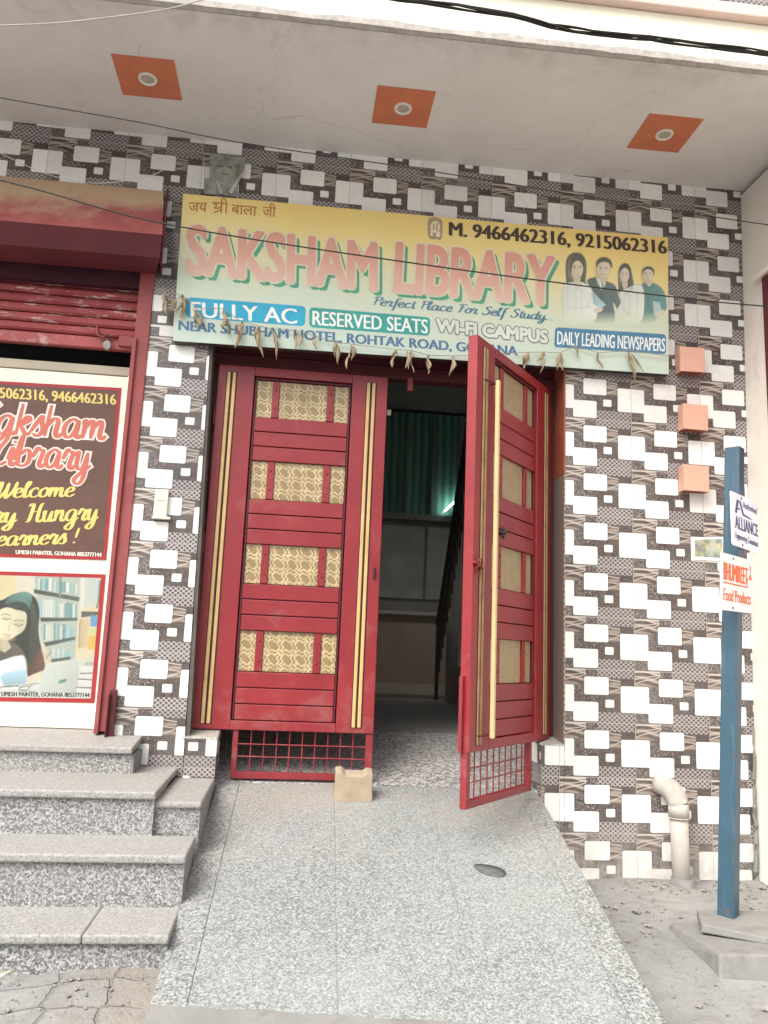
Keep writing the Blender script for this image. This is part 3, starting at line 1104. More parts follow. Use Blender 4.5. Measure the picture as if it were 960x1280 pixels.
lg = MB()
lg.box(-5.5, 5, -1.10, .2, .272, .345, TILT)
lg.build('ledge', M['ledge'], balc, bevel=.008)
pp = MB()
pp.box(-5.5, 5, -1.05, -.95, .347, 1.3, TILT)
pp.build('parapet', MT, bld, uvoff=(.12, .05))
# walls behind the facade that close the room
room = MB()
room.box(-2.72, -2.6, .26, 6.1, .0, 4.6)
room.box(1.5, 1.6, .26, 6.1, .0, 4.6)
room.box(-2.72, 1.6, 5.9, 6.0, .0, 4.6)
room.build('interior_wall', M['int_wall'], bld)
cl = MB()
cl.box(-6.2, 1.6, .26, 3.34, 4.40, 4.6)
cl.box(-6.2, 1.6, 3.64, 6.1, 4.40, 4.6)  # opening before this slab is an added skylight slot that brightens the hall
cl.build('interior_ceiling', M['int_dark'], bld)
fl = MB()
fl.hexa([(-2.6, .122, .2), (1.5, .122, .2), (1.5, .95, .2), (-2.6, .95, .2)], [(-2.6, .122, .537), (1.5, .122, .537), (1.5, .95, .75), (-2.6, .95, .75)])
fl.box(-2.6, 1.5, .95, 5.9, .2, .75)
fl.build('interior_floor', M['int_floor'], bld)
df = MB()
FY0, FY1 = .178, .25
df.box(-2.40, -2.335, FY0, FY1, .83, 2.945)
df.box(-.345, -.276, FY0, FY1, .83, 2.945)
df.box(-2.40, -.276, FY0 - .02, FY1, 2.945, 3.02)
df.box(-2.40, -.276, FY0, FY1, 3.03, 3.10)
df.box(-2.40, -.276, FY1 - .02, FY1 + .05, 3.015, 3.035)
dframe = df.build('door_frame', M['dark_red'], bld, bevel=.004)
lt_ = MB()
lt_.box(-1.222, -1.188, FY0 - .05, FY0 - .03, 2.862, 2.946)
lt_.build('latch_plate', M['red_edge'], dframe, bevel=.003)

# ------------------------------------------------------------------ the two door leaves
LW, LT = 1.02, .055
ZB, ZTOP, ZG = .817, 2.934, .556

def leaf(mirror, hinge, ang, label, amber, grow_pull):
    """local x from the hinge (0) to the free edge; y 0 is the outer face; z is world height."""
    sg = -1 if mirror else 1
    m = Matrix.Translation(hinge) @ Matrix.Rotation(ang, 4, 'Z')
    def X(a):
        return a * sg
    def bx(mb, a0, a1, y0, y1, z0, z1):
        a, b = sorted((X(a0), X(a1)))
        mb.box(a, b, y0, y1, z0, z1)
    fr = MB()
    bx(fr, 0, .215, 0, LT, ZB, ZTOP)             # hinge stile
    bx(fr, .805, LW, 0, LT, ZB, ZTOP)            # free stile
    bx(fr, .2152, .8048, 0, LT, ZTOP - .055, ZTOP)
    bx(fr, .2152, .8048, 0, LT, ZB, ZB + .05)
    bx(fr, .216, .804, .038, LT - .004, ZB + .05, ZTOP - .055)   # backing sheet
    door = fr.build('door', M['red'], None, bevel=.003, local=True)
    door.parent = bld
    door.matrix_parent_inverse = WORLD_OF[bld.name].inverted()
    door.matrix_basis = m
    WORLD_OF[door.name] = m
    door['label'] = label
    kids = []
    def kid(mb, name, mat, bevel=.002, smooth=False):
        o = mb.build(name, mat, None, bevel=bevel, smooth=smooth, local=True)
        o.parent = door
        WORLD_OF[o.name] = m
        kids.append(o)
        return o
    # moulding round the inner field
    f0, f1 = .222, .798
    z0, z1 = ZB + .055, ZTOP - .062
    mo = MB()
    bx(mo, f0, f0 + .010, .012, .03, z0, z1)
    bx(mo, f1 - .010, f1, .012, .03, z0, z1)
    bx(mo, f0 + .0102, f1 - .0102, .012, .03, z1 - .010, z1)
    kid(mo, 'moulding', M['dark_red'])
    a0, a1 = f0 + .012, f1 - .012
    sec = (z1 - .012 - z0) / 4
    hb = .0835
    for k in range(4):
        zt = z1 - .012 - k * sec
        gh = sec - 3 * (hb + .006)
        for j in range(3):
            pb = MB()
            zz = zt - gh - .006 - j * (hb + .006)
            bx(pb, a0 - .001 + .001 * j, a1, .010, .034, zz - hb, zz)
            kid(pb, 'board', M['red'], .003)
        wdt = a1 - a0
        cuts = [(0, .165), (.245, .765), (.845, 1)]
        for c0, c1 in cuts:
            gl = MB()
            bx(gl, a0 + wdt * c0, a0 + wdt * c1, .028, .036, zt - gh, zt - .002)
            kid(gl, 'glass_pane', amber, 0)
        for c0, c1 in ((.165, .245), (.765, .845)):
            mu = MB()
            bx(mu, a0 + wdt * c0 + .001, a0 + wdt * c1 - .001, .016, .035, zt - gh, zt - .002)
            kid(mu, 'mullion', M['red'], .003)
            for q in (.25, .75):
                mu2 = (zt - gh * q)
                xx = X(a0 + wdt * (c0 + c1) / 2)
                sc = MB()
                sc.tube([(xx, .0165, mu2), (xx, .012, mu2)], .006, 8)
                kid(sc, 'screw', M['red_edge'], 0, True)
    for c in (.085, .925):
        for dx in (-.022, .010):
            gs = MB()
            bx(gs, c + dx - .009, c + dx + .011, -.006, .006, ZB + .03, ZTOP - .045)
            kid(gs, 'gold_strip', M['gold_dull'] if mirror else M['gold'], .004)
    # the joint between the pair of strips
        gj = MB()
        bx(gj, c - .036, c + .028, -.0015, .004, ZB + .028, ZTOP - .043)
        kid(gj, 'strip_bed', M['groove'], 0)
    # grille below
    gr = MB()
    g0, g1 = .235, LW
    bx(gr, g0, g0 + .03, .01, .045, ZG, ZB - .0005)
    bx(gr, g1 - .04, g1, .01, .045, ZG, ZB - .0005)
    bx(gr, g0 + .0302, g1 - .0402, .01, .045, ZG, ZG + .036)
    nb = 10
    for i in range(1, nb):
        x = X(g0 + .03 + (g1 - g0 - .07) * i / nb)
        gr.tube([(x, .026, ZG + .03), (x, .026, ZB + .002)], .0042, 6)
    for q in (.36, .66):
        zq = ZG + .036 + (ZB - ZG - .036) * q
        gr.tube([(X(g0 + .02), .019, zq), (X(g1 - .03), .019, zq)], .0042, 6)
    kid(gr, 'grille', M['red_edge'], .002)
    # hinges
    for zz in (1.05, 1.85, 2.62):
        hg = MB()
        hg.tube([(X(-.008), .012, zz - .06), (X(-.008), .012, zz + .06)], .011, 10)
        kid(hg, 'hinge', M['dark_red'], 0)
    if grow_pull:
        lip = MB()
        bx(lip, LW + .0005, LW + .026, .030, .048, ZB - .002, ZB + .36)
        kid(lip, 'closing_lip', M['red_edge'])
        pu = MB()
        px_ = X(.855)
        pu.box(px_ - .014, px_ + .014, -.054, -.032, ZB + .06, ZTOP - .21)
        kid(pu, 'pull_bar', M['gold_pull'], .006)
        for zz in (ZB + .075, ZTOP - .225):
            br = MB()
            br.tube([(px_, -.034, zz), (px_, .002, zz), ], .006, 8)
            br.tube([(px_, -.03, zz), (X(.945), -.008, zz)], .0045, 8)
            kid(br, 'pull_bracket', M['dark_red'], 0)
        kb = MB()
        cx, cz = X(.695), 1.93
        for k in range(6):
            t = k * math.pi / 3
            kb.tube([(cx, -.012, cz), (cx + .034 * math.cos(t), -.006, cz + .034 * math.sin(t))], .010, 7, True, .004)
        kb.tube([(cx, .012, cz), (cx, -.028, cz)], .013, 10)
        kid(kb, 'flower_knob', M['iron'], 0, True)
        hp = MB()
        for zz, xx in ((1.735, .965), (1.70, .985)):
            pts = [(X(xx) + .022 * math.cos(t * math.pi / 6), -.008 - .012 * abs(math.sin(t * math.pi / 6)), zz + .022 * math.sin(t * math.pi / 6)) for t in range(13)]
            hp.tube(pts, .0045, 6)
        hp.tube([(X(.93), -.012, 1.715), (X(1.03), -.012, 1.735)], .007, 8)
        kid(hp, 'hasp', M['red_edge'], 0, True)
    else:
        bo = MB()
        bo.tube([(X(.985), -.010, 1.70), (X(.985), -.010, 1.76)], .008, 8)
        bo.tube([(X(.985), .0, 1.73), (X(.985), -.02, 1.73)], .006, 8)
        kid(bo, 'bolt', M['dark_red'], 0)
        pl = MB()
        bx(pl, LW + .001, LW + .03, .02, .05, 2.70, 2.735)
        kid(pl, 'latch', M['steel'])
    return door

leaf(False, Vector((-2.366, .12, 0)), 0, 'closed maroon metal door leaf with amber glass rows', M['amber'], False)
leaf(True, Vector((-.312, .13, 0)), R(50), 'half-open maroon door leaf with a long pale gold pull bar', M['amber_dull'], True)

# ------------------------------------------------------------------ the shop shutter at the left
SX = -2.845
sh = MB()
prof = []
z = 3.66
ZS0 = 2.985
rows = []
k = 0
while z > ZS0 + .06:
    rows += [(.088, z), (.066, z - .005), (.057, z - .022), (.058, z - .040), (.068, z - .052), (.088, z - .054)]
    z -= .058
rows.append((.085, z))
m_ = len(rows)
for x in (-6.0, SX):
    for (y, zz) in rows:
        sh.v.append(Vector((x, y, zz - .004 * (x + 2.8))))
for i in range(m_ - 1):
    sh.f.append((i, i + 1, m_ + i + 1, m_ + i))
    sh.mi.append(0)
sb_ = NB('worn_shutter_paint')
p_ = sb_.obj
n_ = sb_.noise(p_, 5, 5, .6)
c_ = sb_.mix(sb_.mr(n_, .3, .7), (.24, .035, .042), (.34, .075, .075))
wz_ = sb_.xyz(p_)[2]
wear = sb_.math('MULTIPLY', sb_.mr(sb_.noise(sb_.scale(p_, (1, 1, 5)), 7, 8, .75), .56, .62), sb_.mr(wz_, 3.05, 3.10))
c_ = sb_.mix(sb_.math('MULTIPLY', wear, .8), c_, (.56, .47, .43))
c_ = sb_.mix(sb_.mr(sb_.noise(p_, 11, 6, .7), .58, .75, 0, .5), c_, (.30, .17, .11))
M['slats'] = sb_.done(c_, .6, .3)
shut = sh.build('roller_shutter', M['slats'], bld, smooth=False)
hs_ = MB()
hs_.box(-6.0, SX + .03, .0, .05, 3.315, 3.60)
hs_.build('hood_shade_plate', paint('drum_shadow_paint', (.045, .013, .020), .8, .25, 6, spec=.15), shut, bevel=.003)  # near-black plate: shade inside the hood housing put into the colour
bb = MB()
bb.box(-6.0, SX, .055, .10, ZS0 - .035, z - .004)
bb.build('bottom_bar', M['shutter'], shut, bevel=.006)
gr_ = MB()
gr_.box(SX, -2.762, -.012, .10, .80, 3.55)
gr_.box(SX - .004, SX + .02, -.03, .055, .79, 3.0)
gr_.build('guide_rail', M['rail'], shut, bevel=.004)
foot = MB()
foot.box(SX + .06, -2.745, -.035, -.0125, .765, 1.02)
foot.box(SX + .06, SX + .068, -.06, -.035, .765, 1.0)
foot.build('rail_foot', M['dark_red'], shut, bevel=.003)
HR = Matrix.Translation((-2.7, 0, 0)) @ Matrix.Rotation(-.006, 4, 'Y') @ Matrix.Translation((2.7, 0, 0))
hb_ = NB('dusty_hood_paint')
p_ = hb_.pos
hz_ = hb_.xyz(p_)[2]
n_ = hb_.noise(p_, 3.2, 6, .65, .4)
hx_ = hb_.xyz(p_)[0]
red_ = hb_.mix(hb_.mr(hb_.noise(p_, 6, 6, .7), .3, .7), (.25, .045, .05), (.36, .12, .105))
kk = hb_.mr(hb_.math('ADD', hb_.math('ADD', hz_, hb_.math('MULTIPLY', hb_.math('SUBTRACT', n_, .5), .62)), hb_.math('MULTIPLY', hx_, -.10)), 3.90, 4.10)
cc_ = hb_.mix(hb_.math('MULTIPLY', kk, .9), red_, (.50, .36, .235))
fine_ = hb_.noise(p_, 26, 6, .75)
cc_ = hb_.mix(hb_.mr(fine_, .58, .75, 0, .45), cc_, (.55, .36, .32))
hb_.bump(hb_.noise(p_, 5, 3), .25, .02)
M['hood'] = hb_.done(cc_, .6, .3)
hd = MB()
HX = -2.665
def skew_end(p, amt=.072):
    x, y, z = p
    return HR @ Vector((x - amt * max(0, 1 + y / .285) if x > -3 else x, y, z))
def hp_(x):
    return [skew_end(p) for p in ((x, -.004, 3.945), (x, -.02, 3.935), (x, -.15, 3.735), (x, -.285, 3.515), (x, -.278, 3.508), (x, -.14, 3.725), (x, -.015, 3.92), (x, -.004, 3.925))]
hd.extr(hp_, -6.0, HX)
hood = hd.build('hood', M['hood'], shut, bevel=.002)
lp = MB()
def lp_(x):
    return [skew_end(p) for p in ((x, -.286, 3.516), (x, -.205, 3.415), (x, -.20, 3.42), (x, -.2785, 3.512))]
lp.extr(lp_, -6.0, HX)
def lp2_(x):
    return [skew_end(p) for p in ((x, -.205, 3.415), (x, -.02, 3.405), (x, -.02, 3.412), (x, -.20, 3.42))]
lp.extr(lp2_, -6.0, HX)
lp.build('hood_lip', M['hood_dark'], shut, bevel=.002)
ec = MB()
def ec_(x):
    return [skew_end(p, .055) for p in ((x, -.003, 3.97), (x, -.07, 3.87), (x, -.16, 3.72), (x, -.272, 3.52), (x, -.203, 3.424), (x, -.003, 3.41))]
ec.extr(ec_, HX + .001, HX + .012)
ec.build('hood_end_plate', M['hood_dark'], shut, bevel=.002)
lat = MB()
lp1, lp2 = onY(122, 410, .045), onY(168, 432, .045)
lat.tube([onY(121, 408, .05), onY(122, 419, .035), onY(127, 421, .035), onY(147, 419, .035)], .007, 8)
lat.box(lp2.x - .09, lp2.x - .01, .035, .055, lp2.z - .01, lp2.z + .05)
lat.build('latch', M['rail'], shut, smooth=False)
# cream shop door under it
sd = thing('shop_door', (-4.2, .1, .8), 'cream painted shop door panel standing under the half-raised roller shutter', 'door')
pn = MB()
pn.box(-6.0, SX - .002, .105, .15, .80, 2.805)
pn.build('panel', M['cream'], sd, bevel=.004)
tr = MB()
tr.box(-6.0, SX - .002, .098, .152, 2.808, 2.862)
tr.build('top_rail', paint('beige_rail_paint', (.40, .35, .27), .6, .1, 5), sd, bevel=.005)
en = MB()
en.box(SX - .035, SX - .003, .088, .1035, .80, 2.806)
en.build('edge_strip', M['cream'], sd, bevel=.004)
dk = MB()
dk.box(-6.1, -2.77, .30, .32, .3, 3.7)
dk.build('shop_void_sheet', M['black'], bld)  # black colour stands in for the unlit shop interior behind the gap
# padlock
pc = onY(138, 424, .02)
pk = thing('padlock', pc, 'small grey padlock hanging from the latch of the roller shutter', 'padlock')
a = onY(134, 432, .02)
pb = MB()
for r_, zz in ((.020, .0), (.027, -.008), (.028, -.028), (.020, -.040)):
    pass
def pbp(y):
    return [Vector((a.x + .024 * math.cos(t * math.pi / 8) * (1 if True else 1), y, a.z + .030 * math.sin(t * math.pi / 8))) for t in range(16)]
pb.extr(pbp, .008, .030)
pb.build('lock_body', M['steel'], pk, bevel=.004)
sk_ = MB()
sk_.tube([(a.x - .004 + .016 * math.cos(t), .019, a.z + .045 + .02 * math.sin(t)) for t in [math.pi * -.15 + math.pi * 1.3 * i / 10 for i in range(11)]], .004, 7)
sk_.tube([(a.x + .010, .019, a.z + .02), (a.x + .011, .019, a.z + .05)], .004, 7)
sk_.tube([(a.x - .018, .019, a.z + .02), (a.x - .019, .019, a.z + .05)], .004, 7)
sk_.build('shackle', M['iron'], pk, smooth=True)

# ------------------------------------------------------------------ the shop steps
stp = thing('shop_steps', (-4, -.6, GZ), 'four speckled granite steps climbing to the shop door beside the ramp', 'steps')
TT = .034
steps = [(-6.2, -2.60, -.234, .14, .752, .80), (-6.2, -2.40, -.70, .0, .620, .625), (-6.2, -2.213, -1.02, -.69, .432, .432), (-6.2, -2.222, -1.31, -1.0, .228, .230)]
lowz = [.55, .40, .2, .0]
for i, (x0, x1, yf, yb, zf, zb) in enumerate(steps):
    # treads are laid in slabs with thin joints
    js = [x0, -4.05 + .1 * i, x1] if i != 3 else [x0, -3.6, -2.53, x1]
    tb = MB()
    for q in range(len(js) - 1):
        xa, xb = js[q] + .0003, js[q + 1] - .0003
        tb.hexa([(xa, yf - .022, zf - TT), (xb, yf - .022, zf - TT), (xb, yb, zb - TT), (xa, yb, zb - TT)], [(xa, yf - .022, zf), (xb, yf - .022, zf), (xb, yb, zb), (xa, yb, zb)])
    tb.build('tread', M['tread'], stp, bevel=.009, seg=3)
    r_ = MB()
    r_.box(x0, x1 - .006, yf, min(yb, yf + .4), lowz[i], zf - TT - .0005)
    r_.build('riser', M['riser'], stp, bevel=.002)
blk = MB()
blk.box(-2.416, -2.20, -.685, -.003, .545, .575)
blk.build('side_slab', M['tread'], stp, bevel=.010)
bl2 = MB()
bl2.box(-2.414, -2.205, -.665, -.004, .3, .5445)
bl2.build('side_block', M['riser'], stp, bevel=.002)
en2 = MB()
en2.box(-2.611, -2.592, -.232, -.004, .60, .716)
en2.build('landing_end', M['concrete'], stp, bevel=.002)

# ------------------------------------------------------------------ neighbour on the right
nb_ = thing('neighbour_building', (1.5, -1, GZ), 'plain cream rendered neighbouring house corner with a dark red window', 'building')
nw = MB()
WX = .925
wy0, wy1, wz0, wz1 = -1.15, -.235, 2.22, 3.66
def wallx(z):     # the wall leans in slightly towards its foot
    return .865 + (WX - .865) * (z - .1) / 4.2
def slab(mb, y0, y1, z0, z1, t=.25):
    mb.hexa([(wallx(z0), y0, z0), (2.6, y0, z0), (2.6, y1, z0), (wallx(z0), y1, z0)], [(wallx(z1), y0, z1), (2.6, y0, z1), (2.6, y1, z1), (wallx(z1), y1, z1)])
slab(nw, -2.9, -.002, -.1, wz0)  # unseen front stretch lengthened to cut sky light on the half-open leaf
slab(nw, -2.9, -.002, wz1, 4.328)
slab(nw, wy1, -.002, wz0, wz1)
slab(nw, -2.9, wy0, wz0, wz1)
nw.build('side_wall', M['side_wall'], nb_)
wf = MB()
wf.box(.93, 1.1, wy0 + .002, wy1 - .002, wz0 + .002, wz1 - .03)
win = wf.build('window', M['neighbour_red'], nb_, bevel=.003)
fr_ = MB()
fr_.box(.895, .929, wy1 - .05, wy1 - .003, wz0 + .003, wz1 - .031)
fr_.box(.895, .929, wy0 + .003, wy0 + .05, wz0 + .003, wz1 - .031)
fr_.box(.895, .929, wy0 + .051, wy1 - .051, wz1 - .10, wz1 - .031)
fr_.build('window_frame', M['dark_red'], win, bevel=.003)
li = MB()
li.box(.875, .96, wy0 - .05, wy1 + .055, wz1 - .028, wz1 + .004)
li.build('lintel', M['fascia'], win, bevel=.004)
cr = MB()
random.seed(11)
pts = [(wallx(.1 + i * .05) - .012 - random.random() * .01, -.012 - random.random() * .012, .09 + i * .05) for i in range(18)]
cr.tube(pts, .016, 6, True, .005)
cr.build('mortar_fillet', M['concrete'], nb_)

# ------------------------------------------------------------------ inside the library
par = thing('glass_partition', (-.3, 5.4, .75), 'tall green tinted glazed partition at the dark back of the hall', 'partition')
gg = NB('green_glass')
q = gg.xyz(gg.obj)
cu = gg.wave(gg.obj, 3.2, 1.5, 2, 1, 'X')
green = gg.done(gg.mix(cu, (.10, .26, .20), (.26, .52, .43)), .25, .5)
pg = MB()
pg.box(-1.6, 1.4, 5.40, 5.42, 3.02, 4.36)
pg.build('glass', green, par)
fr2 = MB()
for i in range(9):
    x = -1.5 + .34 * i
    fr2.box(x - .018, x + .018, 5.36, 5.399, 3.02, 4.36)
fr2.box(-1.6, 1.4, 5.35, 5.40, 2.94, 3.018)
fr2.build('mullions', M['int_dark'], par)
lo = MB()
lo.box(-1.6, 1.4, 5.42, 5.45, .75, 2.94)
lo.build('lower_panel', M['int_dark'], par)
pa2 = MB()
pa2.box(-.80, -.22, 5.39, 5.419, 1.95, 2.86)
pa2.box(-.18, .14, 5.39, 5.419, 1.95, 2.86)
pa2.build('notice_panel', paint('dull_notice', (.42, .46, .42), .4, .2, 3), par)
ct = thing('reception_counter', (-.4, 5.0, .75), 'low tan counter standing below the green partition inside the doorway', 'counter')
cb = MB()
cb.box(-1.5, .02, 5.0, 5.34, .75, 1.72)
cb.build('counter_body', M['counter'], ct, bevel=.005)
c2 = MB()
c2.box(-1.53, .05, 4.95, 5.345, 1.722, 1.765)
c2.build('counter_top', M['int_wall'], ct, bevel=.005)
c3 = MB()
c3.box(-1.5, .02, 4.985, 4.999, .80, .92)
c3.build('kick_rail', M['int_wall'], ct)
stc = thing('staircase', (.3, 3.5, .75), 'dark staircase with a slanting iron railing behind the half-open door leaf', 'staircase')
st = MB()
for i in range(12):
    y1 = 4.55 - .25 * i
    st.box(-.02, 1.3, y1 - .25, y1, .75 + .17 * i, .75 + .17 * (i + 1))
st.build('flight', M['stair'], stc, bevel=.004)
sw = MB()
sw.box(-.06, -.022, 3.9, 4.6, .755, 1.15)
sw.build('string_wall', M['jamb_tile'], stc)
p1 = MB()
p1.box(-.07, .16, 3.86, 3.898, 1.151, 1.72)
p1.build('stair_post', M['int_wall'], stc)
rl = MB()
A_, B_ = onY(546, 800, 4.8), onY(588, 505, 2.5)
A_ = Vector((-.135, 4.75, 1.62))
B_ = Vector((-.30, 2.5, 3.52))
rl.tube([(A_.x, A_.y, .76), A_], .022, 8)
rl.tube([A_, B_], .03, 8)
rl.tube([A_ - Vector((0, 0, .35)), B_ - Vector((0, 0, .35))], .012, 6)
for i in range(14):
    t = (i + .5) / 14
    q1 = A_.lerp(B_, t)
    rl.tube([q1 - Vector((0, 0, .75)), q1], .009, 6)
rl.build('railing', M['iron'], stc)
tl = thing('tube_reflection', (.1, 5.2, 3.2), 'short emissive streak standing in for a tube light reflection beside the railing', 'lamp')  # added glow laid along the reflected streak of a tube light
em = NB('glowing_streak')
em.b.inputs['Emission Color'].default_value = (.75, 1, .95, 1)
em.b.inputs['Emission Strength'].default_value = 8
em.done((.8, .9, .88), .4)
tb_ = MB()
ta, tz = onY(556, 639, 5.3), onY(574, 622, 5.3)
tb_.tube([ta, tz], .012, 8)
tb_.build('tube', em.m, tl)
tc = MB()
tc.box(-.018, .018, -.03, -.013, -.02, .27, Matrix.Translation(ta) @ (tz - ta).to_track_quat('Z', 'Y').to_matrix().to_4x4())
tc.build('streak_backing', M['int_dark'], tl)

# ------------------------------------------------------------------ the library banner
bn = thing('banner_sign', (-1.1, -.05, 3.03), 'long faded yellow and pale green library banner over the doorway', 'sign')
BY = -.062
BD = Board((-2.6, BY, 3.03), (1, 0, 0), (0, 0, 1))
cs = [BD.px(*p) for p in ((216, 426), (836, 468), (835, 297), (229, 242))]
nU, nV = 40, 12
bmb = MB()
grid = []
for j in range(nV + 1):
    for i in range(nU + 1):
        a_, b_ = i / nU, j / nV
        q = (cs[0] * (1 - a_) + cs[1] * a_) * (1 - b_) + (cs[3] * (1 - a_) + cs[2] * a_) * b_
        grid.append(BD.w(q.x, q.y, 0))
for j in range(nV):
    for i in range(nU):
        k = j * (nU + 1) + i
        bmb.f.append((k, k + 1, k + nU + 2, k + nU + 1))
        bmb.mi.append(0)
bmb.v = grid
BD.fin(bmb, 'flex_sheet', M['banner'], bn)
fb = MB()
def band(p, q, w=.03):
    d = (q - p).normalized()
    nrm = Vector((-d.y, d.x))
    A, B = p, q
    pts = [A, B, B + nrm * w, A + nrm * w]
    fb.hexa([(v.x, BY + .002, v.y) for v in []] or [BD.w(v.x, v.y, -.045) for v in pts], [BD.w(v.x, v.y, -.002) for v in pts])
for i in range(4):
    band(cs[i], cs[(i + 1) % 4])
band((cs[0] + cs[1]) / 2, (cs[2] + cs[3]) / 2)
fb.build('timber_frame', M['iron'], bn)
# lettering
hi = ink('ink_orange_brown', (.42, .17, .05))
BD.text('hindi_lettering', 'जय', (235.5, 264.5), (258.5, 265), (236.5, 250), hi, bn, .0015, .001, cap=.80)
BD.text('hindi_lettering', 'बाला', (289, 267), (320.5, 270), (290, 252.5), hi, bn, .0015, .001, cap=.80)
BD.text('hindi_lettering', 'जी', (328, 270), (344.5, 271.5), (329, 254), hi, bn, .0015, .001, cap=.85)
def strokes(name, lst, w, mat, d):
    mb = MB()
    for si, st in enumerate(lst):
        pl = [BD.px(*p) for p in smooth_line(st, 5)]
        o = len(mb.v)
        for i, p in enumerate(pl):
            dd = (pl[min(i + 1, len(pl) - 1)] - pl[max(i - 1, 0)]).normalized()
            nn = Vector((-dd.y, dd.x)) * w
            mb.v += [BD.w(p.x + nn.x, p.y + nn.y, d + .00005 * si + .000008 * i), BD.w(p.x - nn.x, p.y - nn.y, d + .00005 * si + .000008 * i)]
        for i in range(len(pl) - 1):
            mb.f.append((o + 2 * i, o + 2 * i + 1, o + 2 * i + 3, o + 2 * i + 2))
            mb.mi.append(0)
    return BD.fin(mb, name, mat, bn)
# the conjunct syllable is drawn stroke by stroke
strokes('hindi_lettering', [[(265, 253.3), (285, 255)], [(277, 254), (276.4, 266.5)], [(283, 255), (282.5, 267)], [(277, 254), (277.5, 249), (281.5, 248.5), (283, 254.5)],
                            [(267, 256), (270, 255.5), (270.5, 258), (268, 260), (272, 260.5), (276.8, 258.5)], [(276.6, 262), (272, 264), (267, 266)]], .004, hi, .0015)
def salmon():
    b = NB('printed_ink_salmon')
    z = b.xyz(b.pos)[2]
    n = b.noise(b.pos, 6, 5, .65)
    t = b.math('ADD', b.mr(z, 3.36, 3.74), b.math('MULTIPLY', b.math('SUBTRACT', n, .5), .5))
    return b.done(b.ramp(t, [(0, (.68, .48, .40)), (.5, (.63, .36, .28)), (1, (.58, .27, .20))]), .5, .3)
M['ink_salmon'] = salmon()
sal, whi, grn = ink('ink_salmon', (.60, .30, .225)), ink('ink_pale', (.64, .58, .44)), ink('ink_green', (.085, .32, .20))
for body, L, Rr, T in (('SAKSHAM', (234, 340.5), (470, 362), (236.5, 282)), ('LIBRARY', (494, 363.5), (691, 380.5), (497, 304))):
    gm_ = glyph_mesh(body)
    BD.text('headline_shadow', body, L, Rr, T, grn, bn, .001, ring=.014, shift=(.025, -.023), mesh=gm_)
    BD.text('headline_outline', body, L, Rr, T, whi, bn, .0022, ring=.022, mesh=gm_)
    BD.text('headline', body, L, Rr, T, sal, bn, .0040, ring=.0115, mesh=gm_)
blk_ = ink('ink_brown_black', (.055, .038, .03))
BD.text('phone_lettering', 'M. 9466462316, 9215062316', (562, 294.5), (833, 317.5), (562, 277.5), blk_, bn, .0015, bold=.0055)
slate = ink('ink_slate_blue', (.085, .19, .27))
BD.script('tagline_lettering', 'Perfect Place For Self Study...', (465, 381), (692, 401), (465, 370.5), slate, bn, .0015, .27, .14)
cy = ink('ink_cyan', (.03, .33, .50))
te = ink('ink_teal', (.045, .30, .27))
bl_ = ink('ink_mid_blue', (.075, .20, .32))
wt = ink('ink_white', (.74, .76, .72))
nvy = ink('ink_navy', (.075, .16, .27))
BD.pill('ac_label', (233.5, 371.5), (382.5, 383), (381, 408), (232, 396.5), .025, cy, bn, .001)
BD.text('ac_lettering', 'FULLY AC', (239, 396), (371, 405), (239, 377), wt, bn, .0018, bold=.003)
BD.pill('seats_label', (386.6, 384), (538, 397), (537, 420), (386.6, 409), .025, te, bn, .001)
BD.text('seats_lettering', 'RESERVED SEATS', (391, 406), (534.5, 417), (391, 388.5), wt, bn, .0018, bold=.0022)
gry = ink('ink_grey', (.20, .22, .21))
gm_ = glyph_mesh('WI-FI CAMPUS')
BD.text('wifi_outline', 'WI-FI CAMPUS', (546, 414), (684, 428.5), (546, 399), gry, bn, .001, ring=.0125, mesh=gm_)
BD.text('wifi_lettering', 'WI-FI CAMPUS', (546, 414), (684, 428.5), (546, 399), ink('ink_pale_green', (.56, .60, .54)), bn, .0026, ring=.0055, mesh=gm_)
BD.text('address_lettering', 'NEAR SHUBHAM HOTEL, ROHTAK ROAD, GOHANA', (223.5, 412.5), (646.5, 444.5), (224, 400.5), nvy, bn, .0018, bold=.0035)
BD.pill('news_label', (694, 409), (832.5, 418), (832.5, 443), (692.5, 434), .02, bl_, bn, .001)
BD.text('news_lettering', 'DAILY LEADING NEWSPAPERS', (696.5, 430.5), (831, 439.5), (697, 414), wt, bn, .0018, bold=.0015)
